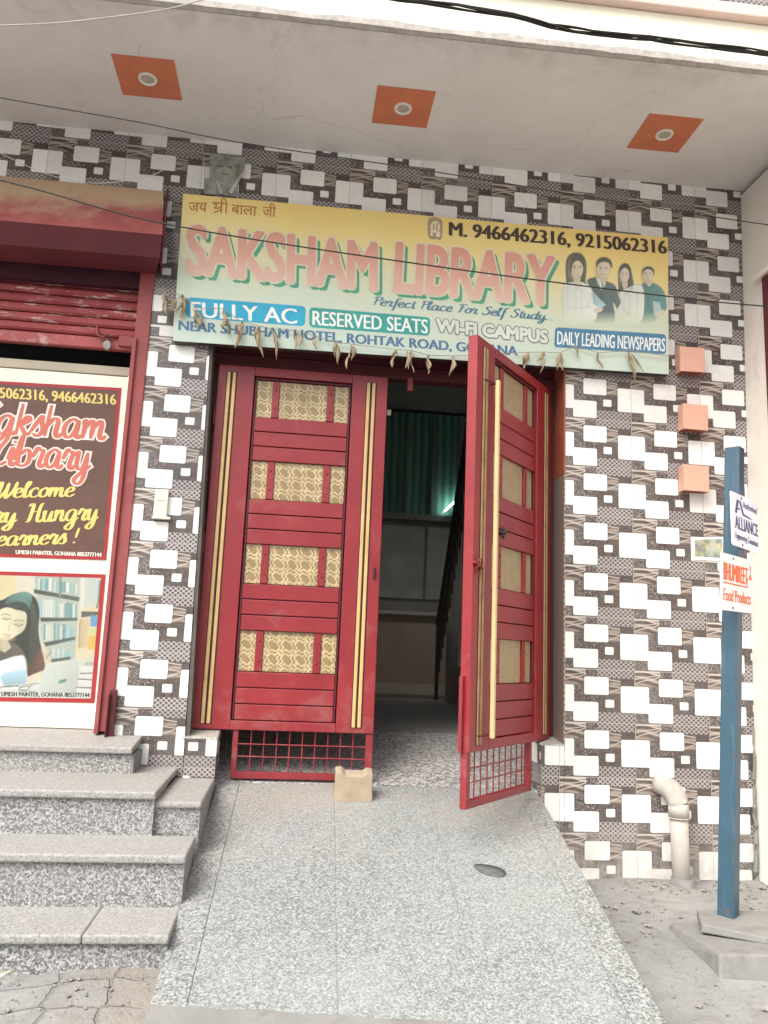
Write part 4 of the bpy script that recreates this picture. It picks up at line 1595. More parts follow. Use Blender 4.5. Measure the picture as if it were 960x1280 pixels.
# printed group of four students (coordinates of an enlarged view of the print)
def paint_students(X, Y):
    p = Paint(X, Y)
    skin = (.60, .545, .43)
    hair = (.060, .075, .075)
    white = (.62, .655, .60)
    fold = (.40, .46, .43)
    navy = (.075, .125, .14)
    teal = (.085, .225, .235)
    # hair behind the heads
    p.fill([(158, 300), (152, 190), (170, 115), (222, 88), (272, 105), (298, 160), (298, 240), (292, 290), (312, 335), (255, 320), (205, 330), (165, 320)], hair, 6)
    p.fill([(525, 330), (522, 230), (540, 180), (575, 163), (606, 185), (622, 250), (634, 330), (612, 378), (560, 380), (528, 372)], hair, 6)
    # man in the dark suit
    p.fill([(305, 290), (345, 265), (385, 262), (440, 290), (500, 318), (528, 400), (560, 478), (522, 494), (488, 440), (497, 585), (362, 588), (400, 450), (345, 365)], navy, 6, shade=(430, 400, .006, 0, .35))
    p.fill([(378, 262), (410, 290), (440, 292), (420, 345), (404, 350), (372, 290)], white, 4)
    p.line([(410, 300), (415, 330), (412, 360)], 10, navy, .9)
    p.line([(372, 275), (398, 350), (405, 440)], 4, (.03, .05, .06), .8)
    p.line([(440, 292), (420, 350), (408, 440)], 4, (.03, .05, .06), .8)
    p.line([(490, 350), (485, 440)], 5, (.03, .05, .06), .6)
    # man in the teal shirt
    p.fill([(690, 318), (722, 300), (780, 306), (830, 340), (858, 400), (862, 490), (812, 525), (775, 575), (685, 580), (700, 420)], teal, 6, shade=(770, 420, .008, 0, .3))
    p.line([(735, 310), (742, 360), (738, 470)], 4, (.04, .12, .13), .7)
    p.line([(800, 360), (806, 440), (790, 500)], 5, (.04, .12, .13), .7)
    p.fill([(715, 300), (742, 330), (768, 302), (745, 296)], white, 4, .8)
    # women in white
    p.fill([(128, 420), (136, 330), (165, 304), (215, 296), (262, 296), (320, 325), (352, 380), (398, 430), (378, 490), (352, 570), (160, 590), (138, 520)], white, 6, shade=(240, 430, .006, .001, .16))
    p.fill([(500, 530), (540, 450), (533, 372), (580, 345), (640, 318), (690, 322), (708, 420), (694, 560), (640, 600), (560, 590)], white, 6, shade=(610, 430, .006, .001, .16))
    for q in ([(160, 330), (168, 400), (152, 470)], [(335, 350), (330, 420), (300, 480)], [(215, 320), (225, 420), (222, 520)], [(270, 330), (262, 420), (268, 520)], [(600, 350), (606, 430), (596, 520)], [(655, 340), (660, 430), (650, 540)], [(560, 440), (570, 500), (610, 540)], [(160, 470), (240, 480), (330, 470)]):
        p.line(q, 7, fold, .5, 9)
    p.fill([(208, 302), (262, 298), (240, 350)], skin, 5, .9)
    p.fill([(566, 345), (606, 335), (585, 385)], skin, 5, .9)
    p.line([(205, 302), (238, 352), (266, 298)], 5, fold, .7)
    p.line([(562, 345), (585, 390), (610, 335)], 5, fold, .7)
    # folders and hands
    p.fill([(340, 362), (437, 458), (392, 486), (346, 450)], (.33, .48, .53), 5, smooth=False, shade=(390, 430, .01, .01, .2))
    p.fill([(768, 432), (818, 440), (832, 500), (776, 524)], (.40, .52, .54), 5, smooth=False)
    p.fill([(345, 485), (395, 470), (420, 484), (405, 505), (355, 520)], skin, 5)
    p.fill([(548, 476), (590, 492), (625, 522), (608, 540), (552, 500)], skin, 5)
    p.fill([(775, 525), (815, 500), (848, 490), (852, 510), (800, 545)], skin, 5)
    for x0 in (360, 375, 390):
        p.line([(x0, 490), (x0 + 22, 484)], 2, (.36, .31, .24), .6)
    # necks, faces, hair in front
    for cx, cy, w, h in ((232, 270, 26, 38), (420, 268, 27, 34), (572, 310, 20, 34), (738, 290, 21, 26)):
        p.oval(cx, cy, w, h, tuple(v * .85 for v in skin), .15)
    p.face(232, 198, 46, 72, skin, .25)
    p.face(421, 205, 46, 70, skin, -.3)
    p.face(568, 246, 33, 55, skin, .3)
    p.face(735, 243, 37, 52, skin, -.2)
    p.fill([(180, 225), (184, 150), (215, 104), (262, 108), (288, 150), (296, 230), (284, 240), (272, 178), (240, 146), (206, 168), (192, 232)], hair, 6)
    p.fill([(370, 200), (368, 155), (398, 124), (445, 124), (478, 155), (480, 200), (466, 178), (448, 158), (404, 158), (382, 176)], hair, 6)
    p.fill([(534, 245), (540, 192), (575, 168), (604, 190), (610, 250), (598, 215), (572, 196), (548, 212)], hair, 5)
    p.fill([(694, 248), (694, 210), (722, 188), (758, 190), (778, 214), (778, 250), (766, 222), (738, 206), (708, 218)], hair, 5)
    for k in range(9):
        x0 = 162 + k * 3.4
        p.line([(x0 + 20, 130 + k * 3), (x0 + 2, 200), (x0 + 6, 305)], 2, (.15, .18, .175), .35, 3)
        p.line([(278 + k * 2, 140 + k * 5), (288 + k * 1.2, 220), (286 + k * 2, 310)], 2, (.15, .18, .175), .35, 3)
        p.line([(528 + k * 2.2, 205 + k * 5), (530 + k * 2, 290), (536 + k * 2, 360)], 1.5, (.15, .18, .175), .35, 3)
        p.line([(606 + k * 1.5, 215 + k * 5), (614 + k, 290), (612 + k * 2, 360)], 1.5, (.15, .18, .175), .35, 3)
    p.a = p.a * np.clip((600 - p.Y) / 95, 0, 1) * .92
    return p
stu = [BD.px(*q) for q in ((680 + 118 / 5.647, 300 + 612 / 5.647), (680 + 872 / 5.647, 300 + 612 / 5.647), (680 + 872 / 5.647, 300 + 78 / 5.647), (680 + 118 / 5.647, 300 + 78 / 5.647))]
print_sheet(BD, stu, 230, 165, .0012, 'students_picture', M['students_print'], bn, paint_students, lambda u, v: ((u - 680) * 5.647, (v - 300) * 5.647))
# small ornament print beside the telephone number
md = ink('ink_ornament', (.33, .25, .16))
PO = Picture(BD)
PO.polys([[(535, 276), (539, 272), (546, 272), (552, 275), (553, 281), (552, 298), (546, 299), (536, 297)]], md, .0012)
PO.polys([[(544 + 6 * math.cos(i * .628), 284 + 7.5 * math.sin(i * .628)) for i in range(10)], [(538, 288), (541, 288), (541, 295), (538, 295)], [(545, 290), (550, 290), (550, 296), (545, 296)]], ink('ink_cream', (.62, .55, .40)), .0016)
PO.polys([[(541, 280), (543, 279), (543, 287), (541, 288)], [(545, 280), (547, 279), (547, 290), (545, 288)], [(542, 291), (546, 291), (544, 294)]], md, .002)
PO.build('ornament', bn)

# ------------------------------------------------------------------ posters on the cream shop door
PY = .1015
PD = Board((-3.2, PY, 2), (1, 0, 0), (0, 0, 1))
po = thing('wall_poster', PD.w(0, 0, 0), 'brown library welcome poster with yellow script lettering in a red border', 'poster')
tr_, br_ = PD.px(151.7, 485), PD.px(132.5, 700)
tl_, bl2_ = PD.px(0, 476.5), PD.px(0, 696)
PLEFT = PD.px(-82, 700).x
def ext(p, q, x=None):
    return q + (p - q) * (((PLEFT if x is None else x) - q.x) / (p.x - q.x))
red_b = ink('ink_red_border', (.34, .028, .034))
brn = ink('ink_dark_brown', (.115, .062, .048))
yel = ink('ink_yellow', (.66, .53, .16))
crm = ink('ink_cream_white', (.76, .72, .60))
pnk = ink('ink_pink', (.78, .66, .60))
cor = ink('ink_coral', (.50, .14, .10))
def sheet(board, name, pts, mat, parent, t=.0012):
    mb = MB()
    q = [board.w(p[0], p[1], -.001) for p in pts]
    r = [board.w(p[0], p[1], t) for p in pts]
    mb.hexa(q, r)
    return mb.build(name, mat, parent)
q4 = [ext(bl2_, br_), br_, tr_, ext(tl_, tr_)]
sheet(PD, 'border', q4, red_b, po)
iw = .018
q5 = [q4[0] + Vector((iw, iw)), q4[1] + Vector((-iw, iw)), q4[2] + Vector((-iw, -iw)), q4[3] + Vector((iw, -iw))]
PD.poly('field', q5, brn, po, .0018, raw=True)
PD.text('phone_lettering', '9215062316, 9466462316', (-25, 496), (145, 506), (-25, 483), yel, po, .0025, bold=.0025)
for body, L, Rr, T in (('Saksham', (-32, 540.5), (131, 549.5), (-32, 501)), ('Library', (-14, 580), (112, 587.5), (-14, 541.5))):
    PD.script('title_outline', body, L, Rr, T, pnk, po, .0024, .27, .12, grow=.08)
    PD.script('title_lettering', body, L, Rr, T, cor, po, .0042, .27, .11)
for body, L, Rr, T in (('Welcome', (-7, 622.5), (92, 620.5), (-7, 603)), ('Hungry', (31, 653), (122, 649.5), (31, 630)), ('Every', (-52, 653), (20, 653), (-52, 632)), ('Learners !', (-21, 683), (98, 679), (-21, 663))):
    PD.script('greeting_lettering', body, L, Rr, T, yel, po, .0026, .30, .085)
PD.text('credit_lettering', 'UMESH PAINTER, GOHANA 8053777144', (20, 692.5), (127, 696), (20, 687.5), crm, po, .0026, bold=.0012)

pq = thing('wall_poster', PD.w(0, -1, 0), 'library poster of a girl studying at a laptop before shelves, in a red border', 'poster')
tr_, br_ = PD.px(132, 718), PD.px(118, 878.5)
tl_, bl2_ = PD.px(0, 714), PD.px(0, 876.5)
q4 = [ext(bl2_, br_), br_, tr_, ext(tl_, tr_)]
sheet(PD, 'border', q4, red_b, pq)
iw = .022
q5 = [q4[0] + Vector((iw, iw)), q4[1] + Vector((-iw, iw)), q4[2] + Vector((-iw, -iw)), q4[3] + Vector((iw, -iw))]
def paint_girl(X, Y):
    p = Paint(X, Y, (.53, .55, .46), 1.)
    rnd = random.Random(8)
    # wall at the left, bright and out of focus
    p.fill([(-620, 90), (275, 90), (272, 420), (-620, 420)], (.56, .50, .31), 30, smooth=False, shade=(-100, 250, .002, 0, .15))
    p.fill([(120, 100), (278, 100), (275, 330), (150, 330)], (.58, .55, .46), 40, smooth=False)
    # shelves
    p.fill([(272, 120), (640, 120), (605, 810), (395, 830), (330, 640)], (.40, .44, .38), 16, smooth=False)
    for (y0, y1, xa, xb) in ((128, 236, 288, 632), (300, 455, 322, 622), (490, 640, 350, 604), (690, 782, 405, 574)):
        x = xa
        while x < xb - 10:
            w_ = rnd.choice((12, 16, 20, 26))
            t_ = y0 + rnd.random() * 26 + (x - xa) * .13
            col = rnd.choice(((.58, .60, .55), (.62, .63, .60), (.55, .57, .52), (.30, .45, .42), (.18, .33, .32), (.33, .48, .53), (.50, .52, .46)))
            p.fill([(x, t_), (x + w_, t_ + 3), (x + w_ - 3, y1 + (x - xa) * .10), (x - 2, y1 + (x - xa) * .10)], col, 7, smooth=False, shade=(x + w_ / 2, 0, .08, 0, .14))
            p.line([(x + w_, t_ + 3), (x + w_ - 3, y1)], 2, (.16, .20, .18), .5, 4)
            x += w_ + rnd.choice((0, 1, 3))
    dk = (.095, .12, .10)
    for q in ([(270, 232), (638, 298), (632, 332), (272, 266)], [(320, 460), (624, 462), (615, 486), (328, 494)], [(345, 662), (604, 612), (600, 638), (350, 696)], [(400, 795), (568, 772), (562, 796), (410, 818)]):
        p.fill(q, dk, 7, smooth=False, shade=(450, 0, .004, 0, .35))
    p.fill([(474, 120), (494, 120), (490, 300), (470, 290)], (.20, .25, .22), 8, smooth=False)
    # cupboard at the right
    p.fill([(640, 380), (860, 380), (860, 780), (600, 790)], (.60, .54, .38), 14, smooth=False)
    p.fill([(650, 120), (680, 120), (668, 400), (642, 400)], (.60, .60, .55), 8, smooth=False)
    p.fill([(690, 130), (800, 140), (800, 330), (690, 335)], (.48, .53, .50), 12, smooth=False)
    p.fill([(652, 410), (800, 414), (796, 440), (648, 462)], (.12, .14, .12), 7, smooth=False)
    p.fill([(640, 475), (716, 470), (704, 700), (630, 706)], (.52, .44, .28), 9, smooth=False, shade=(680, 0, .012, 0, .2))
    p.line([(640, 480), (630, 700)], 8, (.24, .20, .12), .8)
    p.fill([(724, 440), (790, 448), (785, 538), (722, 530)], (.14, .32, .48), 10)
    p.fill([(720, 545), (788, 545), (780, 600), (716, 596)], (.50, .55, .25), 10, smooth=False)
    p.fill([(712, 600), (778, 604), (766, 720), (700, 715)], (.60, .42, .13), 12, smooth=False)
    p.line([(800, 170), (790, 300), (775, 380)], 14, (.10, .14, .13), .8, 6)
    # desk
    p.fill([(-620, 985), (330, 940), (860, 790), (860, 1180), (-620, 1180)], (.55, .575, .54), 14, smooth=False, shade=(300, 1000, .001, 0, .12))
    # girl: hair, blouse, face
    hair = (.055, .062, .052)
    p.fill([(-260, 900), (-250, 560), (-160, 400), (-60, 340), (20, 318), (90, 280), (150, 262), (205, 256), (262, 282), (298, 330), (316, 420), (308, 560), (330, 690), (368, 765), (345, 880), (290, 915), (222, 930), (214, 800), (150, 770), (40, 800), (-100, 900)], hair, 8)
    p.fill([(-420, 1060), (-330, 800), (-150, 660), (60, 655), (150, 690), (215, 800), (222, 890), (120, 960), (-100, 1060)], (.115, .105, .085), 10, shade=(0, 800, .003, 0, .4))
    p.fill([(-40, 600), (60, 640), (90, 700), (40, 740), (-60, 700)], (.46, .42, .31), 9)
    sk = (.61, .575, .42)
    p.fill([(-52, 470), (-20, 405), (20, 386), (70, 374), (135, 398), (200, 405), (214, 470), (196, 550), (130, 606), (60, 642), (0, 630), (-42, 560)], sk, 7, shade=(80, 500, -.006, .001, .14))
    p.oval(168, 530, 30, 52, (.47, .42, .29), .9, .45, .4)
    p.oval(55, 632, 60, 18, (.42, .36, .25), .9, .5)
    # eyelids, brows, nose, lips
    for q, w_ in (([(15, 466), (45, 478), (80, 470)], 7), ([(112, 512), (148, 526), (186, 514)], 7)):
        p.line(q, w_, (.09, .085, .07), .9, 4)
    p.oval(46, 464, 30, 11, (.44, .38, .27), .9, .6, .1)
    p.oval(148, 506, 34, 12, (.44, .38, .27), .9, .6, .0)
    p.line([(10, 440), (45, 432), (84, 446)], 7, (.13, .12, .09), .8, 5)
    p.line([(112, 486), (150, 480), (192, 488)], 7, (.13, .12, .09), .8, 5)
    p.line([(92, 470), (76, 530), (62, 556), (80, 562)], 7, (.42, .35, .24), .75, 8)
    p.line([(28, 590), (56, 600), (84, 602)], 9, (.42, .20, .15), .75, 5)
    p.line([(40, 612), (70, 616)], 5, (.46, .38, .27), .6, 5)
    # hair over the forehead, band, strands
    p.fill([(-60, 470), (-30, 380), (30, 330), (110, 300), (200, 330), (235, 400), (222, 470), (205, 420), (130, 398), (60, 380), (0, 400)], hair, 8)
    p.fill([(38, 352), (60, 310), (120, 270), (205, 256), (255, 290), (236, 380), (205, 345), (130, 330), (80, 345)], (.115, .215, .185), 10, shade=(150, 310, .004, -.006, .5))
    for k in range(26):
        a = k / 25
        x0, y0 = 236 + 60 * a, 300 + 60 * a
        p.line([(x0 - 20, y0), (250 + 55 * a, 480 + 20 * a), (228 + 85 * a, 650), (232 + 110 * a, 800 + 60 * (1 - a))], 2.5, (.15, .165, .14) if k % 3 else (.02, .022, .02), .5, 4)
        p.line([(60 + 150 * a, 285 + 10 * math.sin(3 * a)), (70 + 160 * a, 320), (60 + 170 * a, 372 + 30 * a)], 2, (.20, .30, .265) if k % 2 else (.06, .09, .08), .45, 3)
        p.line([(-200 + 200 * a, 560 + 60 * a), (-180 + 190 * a, 700), (-150 + 180 * a, 860)], 3, (.12, .13, .11), .4, 5)
    # sleeve, hand with pencil
    p.fill([(222, 930), (240, 840), (300, 745), (340, 690), (372, 765), (352, 880), (300, 915)], (.135, .085, .065), 9, shade=(290, 830, .008, 0, .5))
    p.fill([(330, 690), (352, 668), (376, 730), (410, 800), (402, 850), (368, 850), (350, 780)], (.56, .50, .37), 7)
    for k in range(4):
        p.line([(352 + k * 6, 742 + k * 16), (398 + k * 3, 770 + k * 18)], 5, (.40, .33, .23), .6, 4)
    p.line([(368, 790), (384, 764), (410, 735)], 6, (.10, .11, .10), .8, 4)
    # paper and cup, arm
    p.fill([(-260, 1010), (-120, 870), (60, 790), (140, 768), (195, 775), (214, 900), (204, 985), (60, 1008), (-120, 1030)], (.61, .655, .66), 9, shade=(60, 900, -.003, -.004, .22))
    p.fill([(8, 925), (100, 892), (202, 880), (206, 980), (120, 996), (40, 1002)], (.30, .47, .57), 16, k=.85, shade=(100, 940, 0, -.012, .35))
    p.fill([(222, 940), (300, 902), (360, 885), (372, 925), (300, 965), (230, 990)], (.58, .53, .40), 8)
    # laptop
    p.fill([(366, 836), (600, 800), (622, 806), (634, 900), (612, 1066), (298, 1068), (330, 960)], (.47, .52, .475), 8, smooth=False, shade=(460, 930, -.003, -.003, .16))
    p.line([(366, 836), (605, 799)], 5, (.62, .64, .60), .9)
    p.fill([(474, 962), (536, 948), (528, 976), (466, 990)], (.12, .26, .17), 7, smooth=False)
    # notebooks, spectacles
    for q in ([(642, 908), (760, 904)], [(625, 952), (752, 960)], [(612, 1018), (742, 1024)], [(22, 1014), (150, 1006)]):
        p.line(q, 9, (.085, .11, .10), .9, 4)
        p.line([(q[0][0] + 4, q[0][1] + 18), (q[1][0] - 4, q[1][1] + 18)], 10, (.64, .64, .60), .9, 6)
    p.oval(715, 832, 38, 13, (.20, .24, .22), .4, .9, -.08)
    p.oval(715, 832, 26, 7, (.50, .54, .50), .4, .9, -.08)
    for q in ([(150, 1030), (190, 1002), (312, 986)], [(150, 1030), (165, 1046), (285, 1050)], [(160, 1020), (220, 1010), (240, 1024), (205, 1040), (160, 1036)], [(228, 1018), (262, 1000)]):
        p.line(q, 5, (.06, .075, .07), .9, 4)
    p.fill([(-620, 1062), (760, 1062), (760, 1130), (-620, 1130)], (.60, .61, .56), 10, k=.7, smooth=False)
    p.c = p.c * .80
    return p
print_sheet(PD, q5, 300, 190, .0022, 'study_picture', M['poster_print'], pq, paint_girl, lambda u, v: (u * 6.4, (v - 700) * 6.4))
PD.text('credit_lettering', 'UMESH PAINTER, GOHANA 8053777144', (2, 870), (112, 871.5), (2, 864.5), ink('ink_black', (.05, .05, .045)), pq, .0030, bold=.0012)

# ------------------------------------------------------------------ evil-eye sheet above the banner
ms = thing('mask_plaque', onY(283, 243, -.01), 'faded grey-green crumpled face mask sheet fixed above the banner', 'plaque')
KD = Board((-2.4, -.012, 4.1), (1, 0, 0), (0, 0, 1))
def k8(pts):
    return [(240 + x / 10.667, 180 + y / 10.667) for x, y in pts]
mm = MB()
out = [KD.px(*p) for p in k8([(240, 140), (330, 165), (450, 160), (600, 190), (720, 205), (700, 300), (660, 440), (620, 560), (600, 720), (350, 690), (170, 680), (175, 480), (240, 470)])]
out.reverse()
nn_ = len(out)
mm.add([KD.w(p.x, p.y, 0) for p in out] + [KD.w(p.x, p.y, .012) for p in out], [tuple(range(nn_)), tuple(reversed(range(nn_, 2 * nn_)))] + [(i, (i + 1) % nn_, nn_ + (i + 1) % nn_, nn_ + i) for i in range(nn_)])
mm.build('sheet', paint('faded_grey_green', (.235, .245, .22), .7, .35, 22, .8, 40, (.40, .41, .38), .35, 12), ms)
fa = MB()
fm = paint('faded_mask_face', (.31, .295, .255), .7, .3, 25, .6, 40)
c0 = KD.px(*k8([(450, 380)])[0])
rings_ = []
for j, (rr_, hh) in enumerate(((1, .0125), (.85, .026), (.55, .038), (.2, .044))):
    rings_ += [KD.w(c0.x + .066 * rr_ * math.cos(2 * math.pi * i / 16), c0.y + .075 * rr_ * math.sin(2 * math.pi * i / 16), hh) for i in range(16)]
ff = []
for j in range(3):
    for i in range(16):
        ff.append((j * 16 + i, j * 16 + (i + 1) % 16, (j + 1) * 16 + (i + 1) % 16, (j + 1) * 16 + i))
ff.append(tuple(range(48, 64)))
fa.add(rings_, ff)
fa.build('face', fm, ms, smooth=True)
ey = MB()
for dx in (-.026, .026):
    ey.tube([KD.w(c0.x + dx - .014, c0.y + .014, .040), KD.w(c0.x + dx + .014, c0.y + .012, .040)], .006, 6)
ey.tube([KD.w(c0.x - .02, c0.y - .035, .037), KD.w(c0.x + .02, c0.y - .035, .037)], .005, 6)
ey.build('features', paint('faded_features', (.15, .14, .125), .7, .2, 20), ms)
rbn = MB()
for a0, a1 in (((690, 380), (510, 680)), ((330, 500), (400, 690))):
    p_, q_ = KD.px(*k8([a0])[0]), KD.px(*k8([a1])[0])
    w_ = Vector(((q_ - p_).y, -(q_ - p_).x)).normalized() * .009
    rbn = MB()
    rbn.hexa([KD.w(*(p_ - w_ * .4), .013), KD.w(*(p_ + w_ * .4), .013), KD.w(*(q_ + w_ * 1.6), .013), KD.w(*(q_ - w_ * 1.6), .013)], [KD.w(*(p_ - w_ * .3), .020), KD.w(*(p_ + w_ * .3), .020), KD.w(*(q_ + w_ * 1.4), .022), KD.w(*(q_ - w_ * 1.4), .022)])
    rbn.build('ribbon', paint('pale_ribbon', (.42, .42, .39), .7, .15, 20), ms, bevel=.002)

# ------------------------------------------------------------------ dry leaf garland
gl_ = thing('leaf_garland', (-1.1, -.09, 3.1), 'string of shrivelled brown leaves hung along the lower edge of the banner', 'garland')
SY = -.085
spx = [(199, 362), (228, 369), (246, 385), (280, 386), (301, 402), (322, 407), (342, 412), (370, 413), (393, 420), (420, 428), (438, 430), (495, 437), (514, 438), (536, 444), (566, 445), (600, 444), (640, 441), (678, 440), (700, 441), (720, 432), (748, 441), (787, 438), (842, 446)]
sm = MB()
sm.tube([onY(u, v, SY) for u, v in spx], .0022, 5)
sm.build('string', M['string'], gl_)
lv = [(204, 366, 212, 392), (214, 370, 208, 392), (230, 368, 226, 396), (233, 372, 222, 392), (247, 385, 243, 412), (244, 388, 249, 408), (281, 386, 277, 410), (279, 390, 289, 422), (302, 402, 299, 420), (300, 405, 294, 435), (322, 408, 320, 434), (323, 410, 328, 446), (341, 412, 345, 435), (342, 415, 348, 450), (371, 413, 366, 438), (393, 420, 396, 438),
      (419, 428, 424, 455), (438, 430, 439, 448), (439, 432, 434, 462), (495, 437, 491, 460), (514, 438, 515, 466), (516, 440, 511, 462), (536, 444, 533, 468), (567, 445, 563, 470), (661, 441, 657, 462), (679, 440, 676, 466), (699, 441, 697, 462), (701, 441, 705, 464), (718, 433, 724, 447), (748, 441, 751, 462), (787, 439, 792, 472), (786, 441, 797, 476)]
random.seed(21)
lv2 = []
for (u0, v0, u1, v1) in lv:
    if random.random() < .6:
        lv2.append((u0 + random.uniform(-4, 4), v0 + 1, u1 + random.uniform(-9, 9), v0 + (v1 - v0) * random.uniform(.45, .9)))
for (u0, v0, u1, v1) in lv + lv2:
    a, b_ = onY(u0, v0, SY), onY(u1, v1, SY - .012 - random.random() * .03)
    L = b_ - a
    wmax = .005 + random.random() * .009
    ph = random.random() * 6
    lf = MB()
    N = 9
    for i in range(N):
        t = i / (N - 1)
        wdt = wmax * (math.sin(math.pi * min(1, t * .93 + .07)) ** .8 + .10)
        ang = ph + t * 2.4
        c_ = a + L * t + Vector((.010 * math.sin(t * 5 + ph), .012 * math.sin(t * 4 + ph * 2), 0))
        sx = Vector((math.cos(ang), math.sin(ang), 0))
        cup = Vector((-sx.y, sx.x, 0)) * wdt * .7
        lf.v += [c_ - sx * wdt + cup, c_ - cup * .2, c_ + sx * wdt + cup]
        lf.v += [c_ - sx * wdt + cup * 1.0 + Vector((0, .0015, 0)), c_ - cup * .2 + Vector((0, .0015, 0)), c_ + sx * wdt + cup + Vector((0, .0015, 0))]
    for i in range(N - 1):
        o = i * 6
        for k in (0, 1):
            lf.f.append((o + k, o + k + 1, o + 6 + k + 1, o + 6 + k))
            lf.f.append((o + 3 + k, o + 9 + k, o + 9 + k + 1, o + 3 + k + 1))
        lf.f.append((o, o + 6, o + 9, o + 3))
        lf.f.append((o + 2, o + 5, o + 11, o + 8))
    lf.mi = [0] * len(lf.f)
    lf.build('leaf', M['leaf'], gl_, smooth=True)

# ------------------------------------------------------------------ soffit lights
def soffit_z(x):
    return 4.33 + .0146 * (x + 1.4)
pos = [(-2.80, -.508, 'orange ceiling light square above the shop shutter hood'), (-1.39, -.481, 'orange ceiling light square above the middle of the banner'), (.165, -.485, 'orange ceiling light square above the right end of the banner')]
base = None
for i, (x, y, lab) in enumerate(pos):
    if i == 0:
        base = t = thing('ceiling_light', (0, 0, 0), lab, 'ceiling light', 'orange ceiling lights set in the balcony soffit')
        b1 = MB()
        b1.box(-.162, .162, -.157, .157, -.006, .012)
        b1.build('orange_square', M['orange_tile'], t, bevel=.002, local=True)
        b2 = MB()
        for q in range(24):
            a0, a1 = 2 * math.pi * q / 24, 2 * math.pi * (q + 1) / 24
            r0, r1 = .036, .052
            o = len(b2.v)
            for aa in (a0, a1):
                c_, s_ = math.cos(aa), math.sin(aa)
                b2.v += [Vector((r0 * c_, r0 * s_, -.0065)), Vector((r1 * c_, r1 * s_, -.0065)), Vector((r1 * c_ * .94, r1 * s_ * .94, -.016)), Vector((r0 * c_, r0 * s_, -.013))]
            for k in range(4):
                b2.f.append((o + k, o + (k + 1) % 4, o + 4 + (k + 1) % 4, o + 4 + k))
                b2.mi.append(0)
        b2.build('ring', M['ring'], t, smooth=True, local=True)
        b3 = MB()
        b3.tube([(0, 0, -.0062), (0, 0, -.009)], .037, 20)
        b3.build('lens', M['lens'], t, local=True)
    else:
        t = copy_tree(base)
        tag(t, lab)
    t.matrix_world = Matrix.Translation((x, y, soffit_z(x))) @ Matrix.Rotation(-.0146, 4, 'Y')

# ------------------------------------------------------------------ cube wall lamps
wl_ = [((866, 449), 'salmon cube wall lamp, topmost of the column of three'), ((870, 521), 'salmon cube wall lamp, middle one of the column of three'), ((871, 597.5), 'salmon cube wall lamp, lowest of the column of three')]
lamp0 = None
for i, (pxy, lab) in enumerate(wl_):
    c_ = onY(pxy[0], pxy[1], -.075)
    if i == 0:
        lamp0 = t = thing('wall_lamp', (0, 0, 0), lab, 'wall lamp', 'salmon cube lamps on the right pier')
        s_ = .080
        w_ = MB()
        w_.box(-s_, s_, -.072, -.066, -s_, s_)
        w_.box(-s_, -s_ + .006, -.0658, .0, -s_, s_)
        w_.box(s_ - .006, s_, -.0658, .0, -s_, s_)
        w_.box(-s_ + .0062, s_ - .0062, -.0658, .0, s_ - .006, s_)
        w_.build('housing', M['lamp_face'], t, bevel=.002, local=True)
        w_ = MB()
        w_.box(-s_ + .0065, s_ - .0065, -.0655, .0, -s_ + .001, -s_ + .008)
        w_.build('bottom_cover', M['lamp_dark'], t, bevel=.001, local=True)
        w_ = MB()
        w_.box(-.05, .05, -.004, .001, -.06, .06)
        w_.build('back_plate', M['lamp_dark'], t, local=True)
    else:
        t = copy_tree(lamp0)
        tag(t, lab)
    t.matrix_world = Matrix.Translation((c_.x, -.001, c_.z)) @ Matrix.Rotation(R((-1, 1.0, .6)[i]), 4, 'Y')

# ------------------------------------------------------------------ drain pipe
dp = thing('drain_pipe', (.39, -.08, GZ), 'dusty white plastic drain pipe with an elbow at the foot of the tiled wall', 'pipe')
pm = MB()
pa, pb2 = onY(853, 1128, -.10), onY(848, 1004, -.10)
pm.tube([pa, pb2], .0485, 20)
pm.build('pipe', M['pvc'], dp, smooth=True)
el = MB()
pts = []
for i in range(9):
    t = i / 8 * math.pi / 2
    pts.append(Vector((pb2.x - .003 - .062 * (1 - math.cos(t)), pb2.y + .108 * (1 - math.cos(t)), pb2.z + .085 * math.sin(t))))
el.tube([pb2 - Vector((0, 0, .005))] + pts, .056, 20)
el.build('elbow', M['pvc'], dp, smooth=True)
co = MB()
d_ = (pb2 - pa).normalized()
co.tube([pb2 - d_ * .075, pb2 - d_ * .0], .0562, 20)
co.tube([pb2 - d_ * .080, pb2 - d_ * .074], .0582, 20)
co.build('collar', M['pvc'], dp, smooth=True)
bs = MB()
bs.tube([pa, pa + Vector((0, 0, .125))], .085, 12, True, .057)
bs.build('mortar_foot', M['concrete'], dp, smooth=True)

# ------------------------------------------------------------------ blue post with two plates, on broken concrete
th = R(41)
D1 = Vector((math.cos(th), math.sin(th), 0))            # along the plates
D2 = Vector((math.sin(th), -math.cos(th), 0))           # out of the plates
P0, P1 = Vector((.157, -.93, .10)), Vector((.272, -.93, 2.335))
post = thing('sign_post', P0, 'square blue painted steel post standing on broken concrete at the right', 'post')
hw = .036
up = P1 - P0
pp_ = MB()
cor_ = [D1 * a + D2 * b for a, b in ((-hw, -hw), (hw, -hw), (hw, hw), (-hw, hw))]
inn = [c_ * .86 for c_ in cor_]
pp_.add([P0 + c_ for c_ in cor_] + [P1 + c_ for c_ in cor_] + [P1 + c_ for c_ in inn] + [P1 + c_ - Vector((0, 0, .25)) for c_ in inn],
        [(0, 1, 5, 4), (1, 2, 6, 5), (2, 3, 7, 6), (3, 0, 4, 7), (4, 5, 9, 8), (5, 6, 10, 9), (6, 7, 11, 10), (7, 4, 8, 11), (8, 9, 13, 12), (9, 10, 14, 13), (10, 11, 15, 14), (11, 8, 12, 15), (12, 13, 14, 15), (3, 2, 1, 0)])
tag(pp_.build('shaft', M['blue'], post, bevel=.004))
